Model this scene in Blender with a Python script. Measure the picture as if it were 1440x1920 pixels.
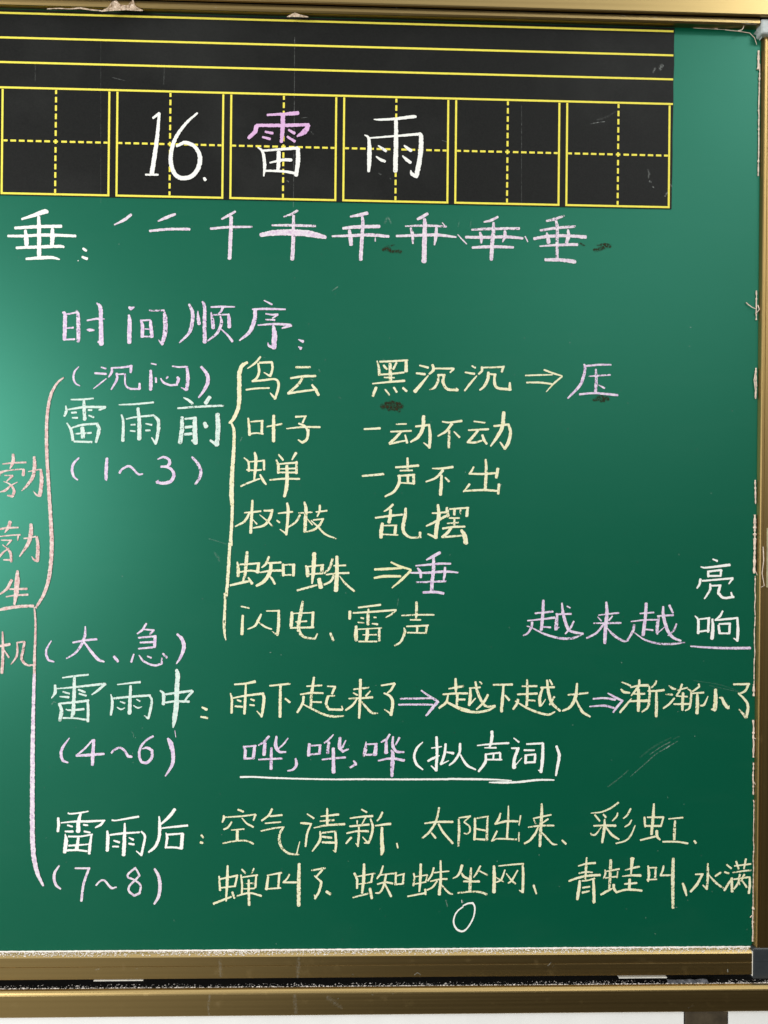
import bpy, math, random
from mathutils import Vector, Matrix, noise as mnoise
random.seed(7)
for o in list(bpy.data.objects): bpy.data.objects.remove(o, do_unlink=True)
S = bpy.context.scene
COL = S.collection

# ------------------------------------------------------------------ camera
# World: X right along the board, Y away from the viewer (board face at Y = 0), Z up.
TOPZ = 2.0                       # height of the first grid square's top line
F = 1450.0                       # focal length in photograph pixels (1440 x 1920)
RX, RY, RZ = 0.0007, 0.0287, -0.0096
CAM = (0.4465, -0.9649, TOPZ - 0.5183)
def _rot(rx, ry, rz):
    A = Matrix(((1,0,0),(0,math.cos(rx),-math.sin(rx)),(0,math.sin(rx),math.cos(rx))))
    B = Matrix(((math.cos(ry),0,math.sin(ry)),(0,1,0),(-math.sin(ry),0,math.cos(ry))))
    C = Matrix(((math.cos(rz),-math.sin(rz),0),(math.sin(rz),math.cos(rz),0),(0,0,1)))
    return A @ B @ C
ROT = _rot(RX, RY, RZ)
def w(v): return Vector((v[0], v[2], -v[1]))
cx, cy, cz = w(ROT.col[0]), -w(ROT.col[1]), -w(ROT.col[2])
cam = bpy.data.objects.new('camera', bpy.data.cameras.new('camera'))
COL.objects.link(cam)
cam.matrix_world = Matrix(((cx.x,cy.x,cz.x,CAM[0]),(cx.y,cy.y,cz.y,CAM[1]),(cx.z,cy.z,cz.z,CAM[2]),(0,0,0,1)))
cam.data.sensor_fit = 'VERTICAL'; cam.data.sensor_height = 24.0; cam.data.sensor_width = 18.0
cam.data.lens = F/1920*24.0
cam.data.clip_start = 0.02; cam.data.clip_end = 60
S.camera = cam

# ------------------------------------------------------------------ light
wd = bpy.data.worlds.new('World'); S.world = wd; wd.use_nodes = True
nt = wd.node_tree; nt.nodes.clear()
out = nt.nodes.new('ShaderNodeOutputWorld'); bg = nt.nodes.new('ShaderNodeBackground')
tc = nt.nodes.new('ShaderNodeTexCoord'); sp = nt.nodes.new('ShaderNodeSeparateXYZ')
mr = nt.nodes.new('ShaderNodeMapRange'); mr.inputs['From Min'].default_value = -1; mr.inputs['From Max'].default_value = 1
rp = nt.nodes.new('ShaderNodeValToRGB')                       # a room: dim floor, grey walls, pale ceiling
e = rp.color_ramp.elements
e[0].position = 0.0; e[0].color = (0.045,0.033,0.018,1)
e[1].position = 1.0; e[1].color = (2.6,2.6,2.5,1)
for p, c in ((0.36,(0.042,0.032,0.014,1)),(0.50,(0.13,0.13,0.12,1)),(0.64,(0.52,0.52,0.47,1)),(0.82,(0.95,0.95,0.90,1))):
    k = e.new(p); k.color = c
nt.links.new(tc.outputs['Generated'], sp.inputs[0]); nt.links.new(sp.outputs['Z'], mr.inputs['Value'])
nt.links.new(mr.outputs[0], rp.inputs[0])
# sunlit desks and floor towards the windows on the left
dx = nt.nodes.new('ShaderNodeMapRange'); dz = nt.nodes.new('ShaderNodeMapRange')
for q, (a, b) in ((dx, (0.06,-0.42)), (dz, (-0.10,-0.36))):
    q.interpolation_type = 'SMOOTHSTEP'; q.inputs['From Min'].default_value = a; q.inputs['From Max'].default_value = b
nt.links.new(sp.outputs['X'], dx.inputs['Value']); nt.links.new(sp.outputs['Z'], dz.inputs['Value'])
pr_ = nt.nodes.new('ShaderNodeMath'); pr_.operation = 'MULTIPLY'
nt.links.new(dx.outputs[0], pr_.inputs[0]); nt.links.new(dz.outputs[0], pr_.inputs[1])
mx_ = nt.nodes.new('ShaderNodeMix'); mx_.data_type = 'RGBA'; mx_.inputs[7].default_value = (0.78,0.74,0.62,1)
nt.links.new(pr_.outputs[0], mx_.inputs[0]); nt.links.new(rp.outputs[0], mx_.inputs[6])
nt.links.new(mx_.outputs[2], bg.inputs['Color'])
bg.inputs['Strength'].default_value = 0.7
nt.links.new(bg.outputs[0], out.inputs['Surface'])
def area(name, loc, target, sx, sy, power, col):
    l = bpy.data.lights.new(name, 'AREA'); l.shape = 'RECTANGLE'; l.size = sx; l.size_y = sy
    l.energy = power; l.color = col
    o = bpy.data.objects.new(name, l); COL.objects.link(o); o.location = loc
    o.rotation_euler = (Vector(target)-Vector(loc)).to_track_quat('-Z','Y').to_euler()
    return o
area('window_light', (-1.80,-2.25,1.62), (0.1,0,1.5), 1.35, 1.05, 90, (1.0,1.0,0.98))
area('ceiling_light', (2.28,-1.75,3.42), (0.5,-0.1,1.3), 0.7, 0.35, 16, (0.96,1.0,0.99))
area('room_fill_light', (2.3,-4.4,3.1), (0.5,0,1.4), 2.4, 1.6, 33, (1.0,0.99,0.95))  # unseen fill lamp added at the far right to even out the light
S.view_settings.view_transform = 'Standard'; S.view_settings.look = 'None'
S.view_settings.exposure = 0.0; S.view_settings.gamma = 1.0; S.view_settings.use_curve_mapping = False
S.cycles.max_bounces = 6; S.cycles.transparent_max_bounces = 24

# ------------------------------------------------------------------ helpers
def at(px, py, d=0.0):
    """point of the plane Y = d seen at photograph pixel (px, py)"""
    v = w(ROT @ Vector(((px-720)/F, (py-960)/F, 1.0)))
    t = (d - CAM[1]) / v.y
    return Vector(CAM) + v*t
def zc(py, d=0.0, px=720): return at(px, py, d).z
def xc(px, d=0.0, py=960): return at(px, py, d).x
PX = 0.13/199.0                  # one photograph pixel on the board, in metres

def mesh_obj(name, verts, faces, mats, parent=None, uvs=None, fm=None, smooth=False):
    me = bpy.data.meshes.new(name)
    me.from_pydata([tuple(v) for v in verts], [], faces); me.update()
    if not isinstance(mats, (list, tuple)): mats = [mats]
    for m in mats: me.materials.append(m)
    if fm is not None: me.polygons.foreach_set('material_index', fm)
    if uvs is not None:
        ul = me.uv_layers.new(name='UVMap')
        flat = []
        for f in faces:
            for i in f: flat += [uvs[i][0], uvs[i][1]]
        ul.data.foreach_set('uv', flat)
    if smooth: me.polygons.foreach_set('use_smooth', [True]*len(me.polygons))
    o = bpy.data.objects.new(name, me); COL.objects.link(o)
    if parent: o.parent = parent; o.matrix_parent_inverse = parent.matrix_world.inverted()
    return o
def thing(name, label, cat, loc=(0,0,0), group=None):
    o = bpy.data.objects.new(name, None); COL.objects.link(o); o.location = loc
    o.empty_display_size = 0.05
    bpy.context.view_layer.update()
    o['label'] = label; o['category'] = cat
    if group: o['group'] = group
    return o
def tag(o, label, cat=None, kind=None, group=None):
    if label: o['label'] = label
    if cat: o['category'] = cat
    if kind: o['kind'] = kind
    if group: o['group'] = group
    return o
def box(x0, x1, y0, y1, z0, z1):
    v = [(x,y,z) for x in (x0,x1) for y in (y0,y1) for z in (z0,z1)]
    f = [(0,1,3,2),(4,6,7,5),(0,4,5,1),(2,3,7,6),(0,2,6,4),(1,5,7,3)]
    return v, f
def extrude(profile, a, b, axis='X', n=1):
    """profile = closed polygon of (y, other) pairs, swept along X (other = z) or along Z (other = x)"""
    V, Fc = [], []
    m = len(profile)
    for k in range(n+1):
        t = a + (b-a)*k/n
        for (y, q) in profile:
            V.append((t, y, q) if axis == 'X' else (q, y, t))
    for k in range(n):
        for i in range(m):
            j = (i+1) % m
            Fc.append((k*m+i, k*m+j, (k+1)*m+j, (k+1)*m+i))
    Fc.append(tuple(range(m))[::-1]); Fc.append(tuple(range(n*m, n*m+m)))
    return V, Fc
def fix_normals(o):
    import bmesh
    bm = bmesh.new(); bm.from_mesh(o.data)
    bmesh.ops.recalc_face_normals(bm, faces=bm.faces[:])
    bm.to_mesh(o.data); bm.free(); return o
def bevel(o, wd_, seg=2):
    m = o.modifiers.new('bevel','BEVEL'); m.width = wd_; m.segments = seg; m.limit_method = 'ANGLE'; m.angle_limit = math.radians(35)
    return o

# ------------------------------------------------------------------ materials
def mat(name):
    m = bpy.data.materials.new(name); m.use_nodes = True
    n = m.node_tree; b = n.nodes['Principled BSDF']
    return m, n, b
def node(n, t, **kw):
    x = n.nodes.new(t)
    for k, v in kw.items():
        if hasattr(x, k): setattr(x, k, v)
        else: x.inputs[k].default_value = v
    return x
def objcoord(n, scale=(1,1,1)):
    t = n.nodes.new('ShaderNodeTexCoord'); mp = n.nodes.new('ShaderNodeMapping')
    mp.inputs['Scale'].default_value = scale
    n.links.new(t.outputs['Object'], mp.inputs['Vector']); return mp.outputs[0]
def noisen(n, vec, scale, detail=3, rough=0.55):
    x = node(n, 'ShaderNodeTexNoise', Scale=scale, Detail=detail, Roughness=rough)
    n.links.new(vec, x.inputs['Vector']); return x.outputs[0]
def rng(n, src, a, b, c, d, clamp=True):
    x = n.nodes.new('ShaderNodeMapRange'); x.clamp = clamp
    for i, v in zip(('From Min','From Max','To Min','To Max'), (a,b,c,d)): x.inputs[i].default_value = v
    n.links.new(src, x.inputs['Value']); return x.outputs[0]
def mixc(n, fac, a, b):
    x = n.nodes.new('ShaderNodeMix'); x.data_type = 'RGBA'
    if isinstance(fac, (int,float)): x.inputs[0].default_value = fac
    else: n.links.new(fac, x.inputs[0])
    for s, v in ((6,a),(7,b)):
        if isinstance(v, tuple): x.inputs[s].default_value = (*v, 1)
        else: n.links.new(v, x.inputs[s])
    return x.outputs[2]
def mth(n, op, a, b=None):
    x = n.nodes.new('ShaderNodeMath'); x.operation = op
    for i, v in enumerate((a, b)):
        if v is None: continue
        if isinstance(v, (int,float)): x.inputs[i].default_value = v
        else: n.links.new(v, x.inputs[i])
    return x.outputs[0]

def board_material():
    m, n, b = mat('green_board_enamel')
    v = objcoord(n)
    fine = noisen(n, v, 900, 2); big = noisen(n, v, 3.2, 4, 0.6); wipe = noisen(n, objcoord(n, (2.2,1,9)), 4, 5, 0.65)
    c = mixc(n, rng(n, fine, 0.3, 0.7, 0, 1), (0.0,0.066,0.032), (0.0,0.080,0.041))
    dust = mth(n, 'ADD', rng(n, wipe, 0.52, 0.8, 0, 0.004), rng(n, big, 0.5, 0.8, 0, 0.003))
    c = mixc(n, dust, c, (0.62,0.70,0.66))
    n.links.new(c, b.inputs['Base Color'])
    n.links.new(rng(n, big, 0.3, 0.7, 0.385, 0.425), b.inputs['Roughness'])
    b.inputs['Specular IOR Level'].default_value = 0.9
    b.inputs['Specular Tint'].default_value = (0.25,1.0,0.75,1)
    bp = n.nodes.new('ShaderNodeBump'); bp.inputs['Strength'].default_value = 0.06; bp.inputs['Distance'].default_value = 0.0004
    n.links.new(fine, bp.inputs['Height']); n.links.new(bp.outputs[0], b.inputs['Normal'])
    return m
def strip_material():
    m, n, b = mat('black_magnetic_sheet')
    v = objcoord(n)
    fine = noisen(n, v, 700, 2); big = noisen(n, v, 6, 4)
    c = mixc(n, rng(n, fine, 0.3, 0.7, 0, 1), (0.0070,0.0075,0.0075), (0.012,0.0125,0.012))
    c = mixc(n, rng(n, big, 0.5, 0.85, 0, 0.03), c, (0.5,0.52,0.5))
    n.links.new(c, b.inputs['Base Color'])
    b.inputs['Roughness'].default_value = 0.46; b.inputs['Specular IOR Level'].default_value = 0.13
    bp = n.nodes.new('ShaderNodeBump'); bp.inputs['Strength'].default_value = 0.1; bp.inputs['Distance'].default_value = 0.0004
    n.links.new(fine, bp.inputs['Height']); n.links.new(bp.outputs[0], b.inputs['Normal'])
    return m
def metal(name, base, rough, along='X'):
    m, n, b = mat(name)
    v = objcoord(n, (1.2,260,260) if along == 'X' else (260,260,1.2))
    st = noisen(n, v, 1.0, 3, 0.6); gr = noisen(n, objcoord(n), 55, 4, 0.6)
    c = mixc(n, rng(n, st, 0.3, 0.7, 0, 1), tuple(x*0.95 for x in base), tuple(min(1,x*1.04) for x in base))
    c = mixc(n, rng(n, gr, 0.66, 0.85, 0, 0.2), c, (0.5,0.42,0.3))
    n.links.new(c, b.inputs['Base Color'])
    b.inputs['Metallic'].default_value = 1.0
    r = mth(n, 'ADD', rng(n, st, 0.3, 0.7, rough-0.025, rough+0.03), rng(n, gr, 0.6, 0.85, 0, 0.12))
    n.links.new(r, b.inputs['Roughness'])
    bp = n.nodes.new('ShaderNodeBump'); bp.inputs['Strength'].default_value = 0.02; bp.inputs['Distance'].default_value = 0.0002
    n.links.new(st, bp.inputs['Height']); n.links.new(bp.outputs[0], b.inputs['Normal'])
    return m
def plain(name, col, rough=0.6, spec=0.4, var=0.12, sc=120, metallic=0.0):
    m, n, b = mat(name)
    f = noisen(n, objcoord(n), sc, 4)
    n.links.new(mixc(n, rng(n, f, 0.3, 0.7, 0, 1), tuple(x*(1-var) for x in col), tuple(min(1,x*(1+var)) for x in col)), b.inputs['Base Color'])
    b.inputs['Roughness'].default_value = rough; b.inputs['Specular IOR Level'].default_value = spec; b.inputs['Metallic'].default_value = metallic
    return m
def chalk_material(name, tint, pale, hard=0.0):
    """powdery chalk: broken coverage at the edges and where the stick skipped"""
    m, n, b = mat(name)
    uv = n.nodes.new('ShaderNodeUVMap'); s = n.nodes.new('ShaderNodeSeparateXYZ'); n.links.new(uv.outputs[0], s.inputs[0])
    dry, vv = s.outputs['X'], s.outputs['Y']
    edge = mth(n, 'ABSOLUTE', mth(n, 'SUBTRACT', mth(n, 'MULTIPLY', vv, 2.0), 1.0))
    v = objcoord(n)
    g1 = noisen(n, v, 640, 2, 0.65); g2 = noisen(n, v, 260, 3, 0.6)
    c = mixc(n, rng(n, g2, 0.35, 0.65, 0, 1), tint, pale)
    c = mixc(n, rng(n, edge, 0.55, 0.95, 0, 0.75), c, pale)
    n.links.new(c, b.inputs['Base Color'])
    cover = mth(n, 'ADD', mth(n, 'MULTIPLY', g1, 0.65), mth(n, 'MULTIPLY', g2, 0.45))
    cut = mth(n, 'ADD', mth(n, 'MULTIPLY', dry, 0.62), rng(n, edge, 0.72, 1.0, 0.0, 0.34))
    a = rng(n, mth(n, 'SUBTRACT', cover, cut), 0.25-hard, 0.34-hard, 0, 1)
    n.links.new(a, b.inputs['Alpha'])
    b.inputs['Roughness'].default_value = 0.95; b.inputs['Specular IOR Level'].default_value = 0.1
    return m
def smear_material(name, col, amount):
    m, n, b = mat(name)
    uv = n.nodes.new('ShaderNodeUVMap'); s = n.nodes.new('ShaderNodeSeparateXYZ'); n.links.new(uv.outputs[0], s.inputs[0])
    edge = mth(n, 'ABSOLUTE', mth(n, 'SUBTRACT', mth(n, 'MULTIPLY', s.outputs['Y'], 2.0), 1.0))
    g = noisen(n, objcoord(n), 420, 4, 0.7)
    a = mth(n, 'MULTIPLY', mth(n, 'MULTIPLY', rng(n, g, 0.38, 0.72, 0, 1), rng(n, edge, 0.1, 1.0, 1, 0)), mth(n, 'MULTIPLY', s.outputs['X'], amount))
    b.inputs['Base Color'].default_value = (*col, 1); b.inputs['Roughness'].default_value = 0.95
    b.inputs['Specular IOR Level'].default_value = 0.1
    n.links.new(a, b.inputs['Alpha']); return m

M = {}
M['board'] = board_material(); M['strip'] = strip_material()
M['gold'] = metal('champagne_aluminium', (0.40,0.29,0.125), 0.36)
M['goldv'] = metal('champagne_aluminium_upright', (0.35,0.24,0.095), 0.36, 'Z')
M['channel_shade'] = plain('channel_painted_shade', (0.012,0.011,0.010), 0.8, 0.2)  # near-black base colour carries the shade inside the rail channels
M['cap'] = plain('dark_plastic_cap', (0.028,0.034,0.040), 0.4, 0.5)
M['cap_pale'] = plain('pale_plastic_cap', (0.42,0.46,0.46), 0.3, 0.5)
M['wall'] = plain('white_wall_paint', (0.80,0.80,0.79), 0.85, 0.2, 0.03, 30)
M['post'] = plain('dark_brown_post', (0.055,0.042,0.026), 0.55, 0.4, 0.4, 60)
M['yellow'] = plain('yellow_print', (0.85,0.74,0.09), 0.6, 0.3, 0.06, 300)
M['glue'] = plain('dried_sealant', (0.72,0.58,0.48), 0.6, 0.4, 0.25, 150)
M['dust'] = plain('chalk_powder', (0.80,0.74,0.70), 0.95, 0.1, 0.15, 400)
M['felt'] = plain('white_glide', (0.78,0.76,0.70), 0.7, 0.2)
M['latch'] = plain('pale_latch', (0.36,0.33,0.20), 0.35, 0.5, 0.2)
M['slip'] = plain('grey_crumpled_plastic', (0.13,0.13,0.14), 0.3, 0.6, 0.6, 200)
M['white'] = chalk_material('white_chalk', (0.84,0.84,0.81), (0.86,0.86,0.83))
M['mint'] = chalk_material('white_chalk_scuffed', (0.52,0.68,0.62), (0.70,0.80,0.75))
M['cream'] = chalk_material('cream_chalk', (0.75,0.71,0.43), (0.80,0.79,0.59))
M['yellowc'] = chalk_material('yellow_chalk', (0.74,0.71,0.38), (0.78,0.76,0.50))
M['lilac'] = chalk_material('lilac_chalk', (0.58,0.42,0.65), (0.79,0.70,0.81))
M['pink'] = chalk_material('pink_chalk', (0.66,0.38,0.66), (0.72,0.46,0.72))
M['pinkish'] = chalk_material('pale_pink_chalk', (0.62,0.47,0.63), (0.80,0.74,0.79))
M['rose'] = chalk_material('rose_chalk', (0.58,0.33,0.32), (0.77,0.64,0.60))
M['smear'] = smear_material('chalk_smear', (0.75,0.80,0.77), 0.75)
M['residue'] = smear_material('brown_glue_residue', (0.035,0.026,0.012), 1.9)

# ------------------------------------------------------------------ chalk strokes
STROKES = {}
def W(key, group, colour, tx, ty, sc, text):
    rows = STROKES.setdefault(key, [])
    if colour == 'yellow': colour = 'yellowc'
    for s in text.split('/'):
        pts = []
        for t in s.split():
            a = [float(q) for q in t.split(',')]
            pts.append((tx + a[0]/sc, ty + a[1]/sc, a[2]/sc))
        if len(pts) > 1: rows.append((colour, pts))
# chalk strokes: points "x,y,width" read off enlarged views of the board; each tile gives origin and enlargement
W('title_number','title','white',260,190,4,"108,125,20 155,90,24/155,90,22 135,300,34 98,545,38/52,550,16 145,550,18/440,88,16 350,170,26 270,290,32 240,420,36 262,530,36 320,575,38 400,560,38 450,490,40 458,410,36 420,340,32 350,310,32 285,335,22/490,575,20 500,590,26")
W('title_word','title','pink',260,190,4,"965,102,18 1100,95,26 1195,88,34/885,180,26 1080,180,30 1275,175,26/885,185,36 870,230,36 825,275,28/1275,180,32 1245,225,52 1190,262,18/1082,110,36 1080,200,38 1070,305,26/950,228,18 1005,240,22/930,268,18 985,282,24/1125,215,18 1170,240,24/1115,265,18 1170,300,26")
W('title_word','title','white',260,190,4,"895,345,12 930,380,24 945,480,30 938,560,12/930,370,18 1060,360,22 1190,350,28/1195,355,34 1195,450,36 1180,555,34/1050,380,34 1050,440,36 1045,515,30/985,460,14 1080,440,24 1145,440,28/950,520,18 1080,525,20 1180,540,24")
W('title_word','title','white',660,190,8,"330,270,16 420,275,35 650,262,45 920,230,55 960,240,25/265,550,26 650,520,36 1020,490,48/190,505,16 245,545,45 262,700,70 258,900,72 250,1050,45/660,265,64 660,600,76 655,850,82 650,1050,78/1020,470,20 1035,520,72 1035,700,80 1010,900,84 965,1110,85/975,1130,60 900,1090,60 880,1035,15/395,665,24 450,705,42 510,745,52/365,830,28 430,875,52 495,900,48/785,665,32 840,710,52 890,740,52/760,820,28 820,875,56 880,920,48")
W('key_character','row1','white',0,385,6,"245,155,24 400,105,46 500,70,60 535,75,40/170,255,36 430,240,42 690,235,38/90,345,32 270,345,36 440,335,40 600,335,42 850,345,34/285,280,32 295,360,56 300,445,52/435,130,38 440,300,50 440,580,50/590,265,42 590,350,60 585,440,52/185,478,32 440,468,42 690,462,36 715,480,12/295,602,30 470,590,42 590,588,38 670,608,16/935,485,30 970,510,36/925,580,28 980,602,36/878,622,16 880,624,14")
W('stroke_steps','row1','pinkish',200,385,5.143,"75,187,14 170,140,32 235,90,30/497,152,16 570,120,34 660,85,28/415,247,26 600,230,26 800,230,28/1110,132,20 1180,95,30 1240,60,22/1003,225,26 1180,210,28 1400,207,22/1200,110,36 1195,300,40 1185,515,38")
W('stroke_steps','row1','pinkish',480,385,5.143,"268,110,16 340,85,28 400,50,28/155,192,20 360,193,32 575,200,26/45,285,40 180,265,60 350,262,66 520,275,66 670,308,40/362,100,30 360,300,42 350,520,46/910,108,18 1000,92,36 1075,75,34/840,222,28 950,210,36 1190,203,36/735,298,20 900,293,30 1100,285,36 1280,300,30/900,240,28 910,300,42 918,380,42/1025,100,26 1030,180,38 1020,350,40 1010,525,40/1150,310,8 1150,345,16")
W('stroke_steps','row1','pinkish',740,385,6,"258,155,32 310,130,42 370,95,38/120,235,18 340,228,34 580,238,26/20,345,28 330,335,36 500,335,38 690,358,22/180,255,26 200,330,48 205,430,20/335,155,38 340,220,52 335,400,56 330,635,60/470,245,30 465,340,46 448,445,20/1005,188,18 1080,170,36 1160,130,28/868,275,26 1050,265,36 1400,260,36/800,358,32 1000,360,36 1250,355,38 1440,370,30/960,305,26 975,360,48 975,425,20/1112,195,32 1110,300,50 1095,450,52 1088,610,48/1240,290,32 1240,350,50 1215,412,14/875,475,30 1090,465,38 1335,472,28/535,195,12 580,245,14/710,330,12 770,395,16 810,435,14")
W('stroke_steps','row1','pinkish',960,385,6,"390,175,28 480,155,40 585,118,28/320,282,30 500,255,36 710,238,34/248,375,36 400,350,38 600,342,38 830,357,42/390,310,20 405,360,48 412,420,48/495,170,34 510,250,42 508,400,42 508,600,40/630,275,24 635,340,52 615,420,42/312,460,16 500,447,30 735,440,36/375,612,38 550,615,42 710,635,48/148,350,16 178,410,14")
W('order_heading','head','lilac',100,555,6,"105,185,22 130,205,45 130,350,50 125,490,46/150,205,24 260,185,24/262,165,26 278,220,50 282,380,54 280,510,50/150,362,16 225,355,24/140,490,18 240,485,24/380,275,20 500,255,26 575,258,12/490,80,20 528,130,50 535,300,54 540,545,56/540,530,30 505,515,30/380,380,20 410,382,44 460,385,18/850,125,24 875,140,44 910,125,16/850,215,26 858,280,48 855,400,50 855,525,50/985,270,22 1002,340,44 1000,460,40/1000,275,20 1090,270,22/1092,280,34 1100,360,44 1110,460,44/1030,370,16 1100,375,22/1010,455,20 1100,455,24/1080,162,20 1160,165,22 1245,160,24/1240,160,24 1258,250,58 1258,400,64 1225,540,44/1225,545,34 1185,495,14")
W('order_heading','head','lilac',340,555,6,"88,95,30 125,180,46 125,280,50 90,410,42 -20,525,18/185,170,14 190,250,44 200,315,46/240,65,30 262,130,44 260,350,48 265,520,52/335,125,22 450,120,26 600,122,16/470,120,30 450,170,26 415,200,14/335,185,16 350,270,46 358,360,50/350,212,18 440,210,20 530,208,22/530,205,30 538,280,46 540,350,50/440,230,22 450,310,44 400,420,36 290,510,20/445,370,14 520,440,24 575,510,34/930,50,14 1020,95,24/800,150,22 960,145,30 1170,150,20/830,155,44 825,260,54 770,400,48 655,500,20/950,200,18 1020,210,22 1085,205,24/1085,210,26 1025,250,16/950,265,18 1050,270,26/862,328,18 1050,315,28 1230,325,30/1235,330,40 1135,362,22/1035,335,30 1048,430,64 1040,585,60/1040,580,40 985,560,30 975,525,12/1318,490,12 1370,512,36/1318,570,12 1345,590,44")
W('before_note','before','lilac',120,670,4.8,"132,85,12 95,130,20 85,185,22 105,235,18 142,256,12/335,90,16 378,102,18/278,142,20 380,150,22/265,282,8 320,240,16 380,192,12/430,95,24 430,130,26 402,178,16/440,95,16 530,90,18 610,78,22/605,75,28 600,135,24/475,145,24 475,200,26 425,290,14/480,155,16 550,148,18/550,150,18 552,240,18 590,280,20 680,285,20/680,235,20 680,285,28/785,55,14 830,65,16/780,120,28 782,200,36 780,290,36/825,185,20 830,225,20/920,190,16 935,175,20/870,190,14 900,230,22 960,250,20 1020,245,22/1020,180,26 1030,200,34 1015,245,22/975,80,14 1040,88,18 1110,82,18/1105,85,26 1115,180,38 1105,290,36/1100,295,24 1055,272,10/1235,85,24 1285,150,36 1295,215,40 1265,290,30 1212,362,16")
W('before_storm','before','mint',110,740,4.5,"105,42,14 200,40,18 292,32,16/60,95,12 65,140,30 48,180,22/80,125,14 220,105,24 395,105,22/390,110,22 340,130,16/212,45,26 215,120,34 220,210,36/110,152,18 150,150,18/115,195,14 160,195,18/250,130,18 280,130,16/255,175,16 295,190,20/70,240,14 105,300,28 120,385,30/110,280,16 200,255,22 320,245,20/325,245,30 340,300,36 315,400,26/200,280,38 205,360,42/140,330,14 275,322,20/130,395,18 280,400,22")
W('before_storm','before','mint',110,740,4.5,"510,85,12 640,80,18 800,65,18/530,170,16 545,230,26 542,390,30/570,205,14 660,188,18 800,175,20/670,115,30 680,240,38 680,375,40/800,175,22 840,220,36 840,310,34 820,410,28/820,415,24 785,362,12/610,255,14 645,252,16/605,305,16 645,308,18/735,245,12 785,255,20/735,302,18 770,302,20")
W('before_storm','before','mint',110,740,4.5,"1055,25,12 1100,50,26 1130,78,30/1275,20,34 1240,72,38/1005,115,18 1200,100,22 1390,92,20/1040,190,30 1040,280,44 1025,405,44/1065,205,18 1160,195,22/1150,195,36 1148,290,46 1155,410,44/1150,410,30 1125,385,20/1070,275,26 1125,270,24/1065,335,26 1125,330,24/1230,240,36 1245,270,44/1340,165,44 1345,280,48 1335,425,44/1330,425,32 1280,385,20")
W('before_range','before','lilac',120,840,5.143,"142,95,18 90,155,28 78,215,30 95,275,24 132,308,16/415,100,30 408,190,38 405,290,34 412,315,10/535,240,26 560,205,24 620,175,26 660,195,24 715,252,22 758,250,16/905,108,14 960,88,24 1010,110,30 1020,150,34 985,185,20/935,182,24 980,180,26 1035,205,30 1060,260,36 1030,320,36 960,340,32 895,330,30 910,310,12/1235,88,24 1290,150,34 1320,230,36 1300,300,34 1268,348,26")
W('cloud_row','list','cream',430,665,6,"350,25,24 290,95,28 205,155,14/340,90,26 480,85,28/480,85,26 485,160,30 460,245,30/455,240,26 390,200,14/325,100,24 335,190,34 310,260,30 258,300,26/260,300,24 400,285,26 510,275,26 550,310,30 550,380,34 515,495,30/515,495,34 460,430,12/188,395,20 300,380,24 450,375,20/750,142,28 910,140,28/690,265,24 820,245,30 970,240,30/830,250,34 770,340,38 660,435,30/660,435,30 800,415,26 950,395,24/930,340,26 975,400,40 1005,455,34")
W('cloud_row','list','cream',680,665,4.966,"135,60,16 150,120,28 155,190,30/160,65,20 290,60,22 420,52,20/405,60,30 405,155,36/165,185,18 270,178,20 385,165,20/255,85,36 258,160,40 258,250,38/195,100,24 225,135,24/315,75,20 285,135,22/200,212,14 295,215,16/92,270,14 240,255,20 390,243,24/125,305,30 95,385,28/210,325,18 250,375,20/290,305,22 318,348,24/375,310,24 410,340,26/530,100,16 610,120,26/500,172,20 580,182,28/650,95,28 660,140,32 620,180,20/485,345,34 540,280,30 610,195,14/670,128,16 850,130,22/845,135,22 815,165,18/705,190,26 700,250,28 670,305,28 625,325,14/700,190,22 765,190,26/755,195,30 750,260,34 790,320,30 885,330,28 870,310,10/1018,105,18 1050,122,22/955,165,18 1040,178,26/1110,115,26 1110,150,28 1080,180,20/950,335,18 1000,270,24 1062,198,14/1115,120,18 1220,118,20 1320,112,22/1310,115,26 1295,160,24/1170,165,28 1165,230,34 1130,295,26 1090,330,16/1165,180,20 1240,185,24/1230,190,26 1228,260,30 1260,310,28 1380,325,26/1370,260,18 1370,325,34")
W('press_note','list','cream',970,665,6.857,"105,268,22 280,262,26 450,258,18/120,358,24 280,358,30 450,378,26/345,195,26 450,235,28 575,275,22/575,280,24 470,370,28 370,480,12")
W('press_note','list','lilac',970,665,6.857,"855,125,22 870,150,38 860,250,42 800,400,44 650,560,24/890,145,28 1050,130,30 1205,130,22/1010,190,30 1015,320,46 1005,480,50/920,278,16 1040,270,26 1195,260,24/1045,390,12 1120,430,30/800,510,30 1000,495,30 1290,520,34")
W('leaf_row','list','cream',430,765,6,"212,115,24 222,200,32 228,305,34/240,155,16 310,148,22 380,145,22/368,145,32 365,290,32/235,290,22 300,282,20 380,290,22/420,210,18 590,180,26/500,85,34 498,220,42 498,375,42/745,100,24 865,92,22/855,95,24 825,165,26/780,175,22 850,205,26 885,270,34 870,350,34 820,390,30/820,390,26 775,358,18/645,232,16 820,215,26 1020,215,26/895,235,10 900,260,10")
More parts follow.
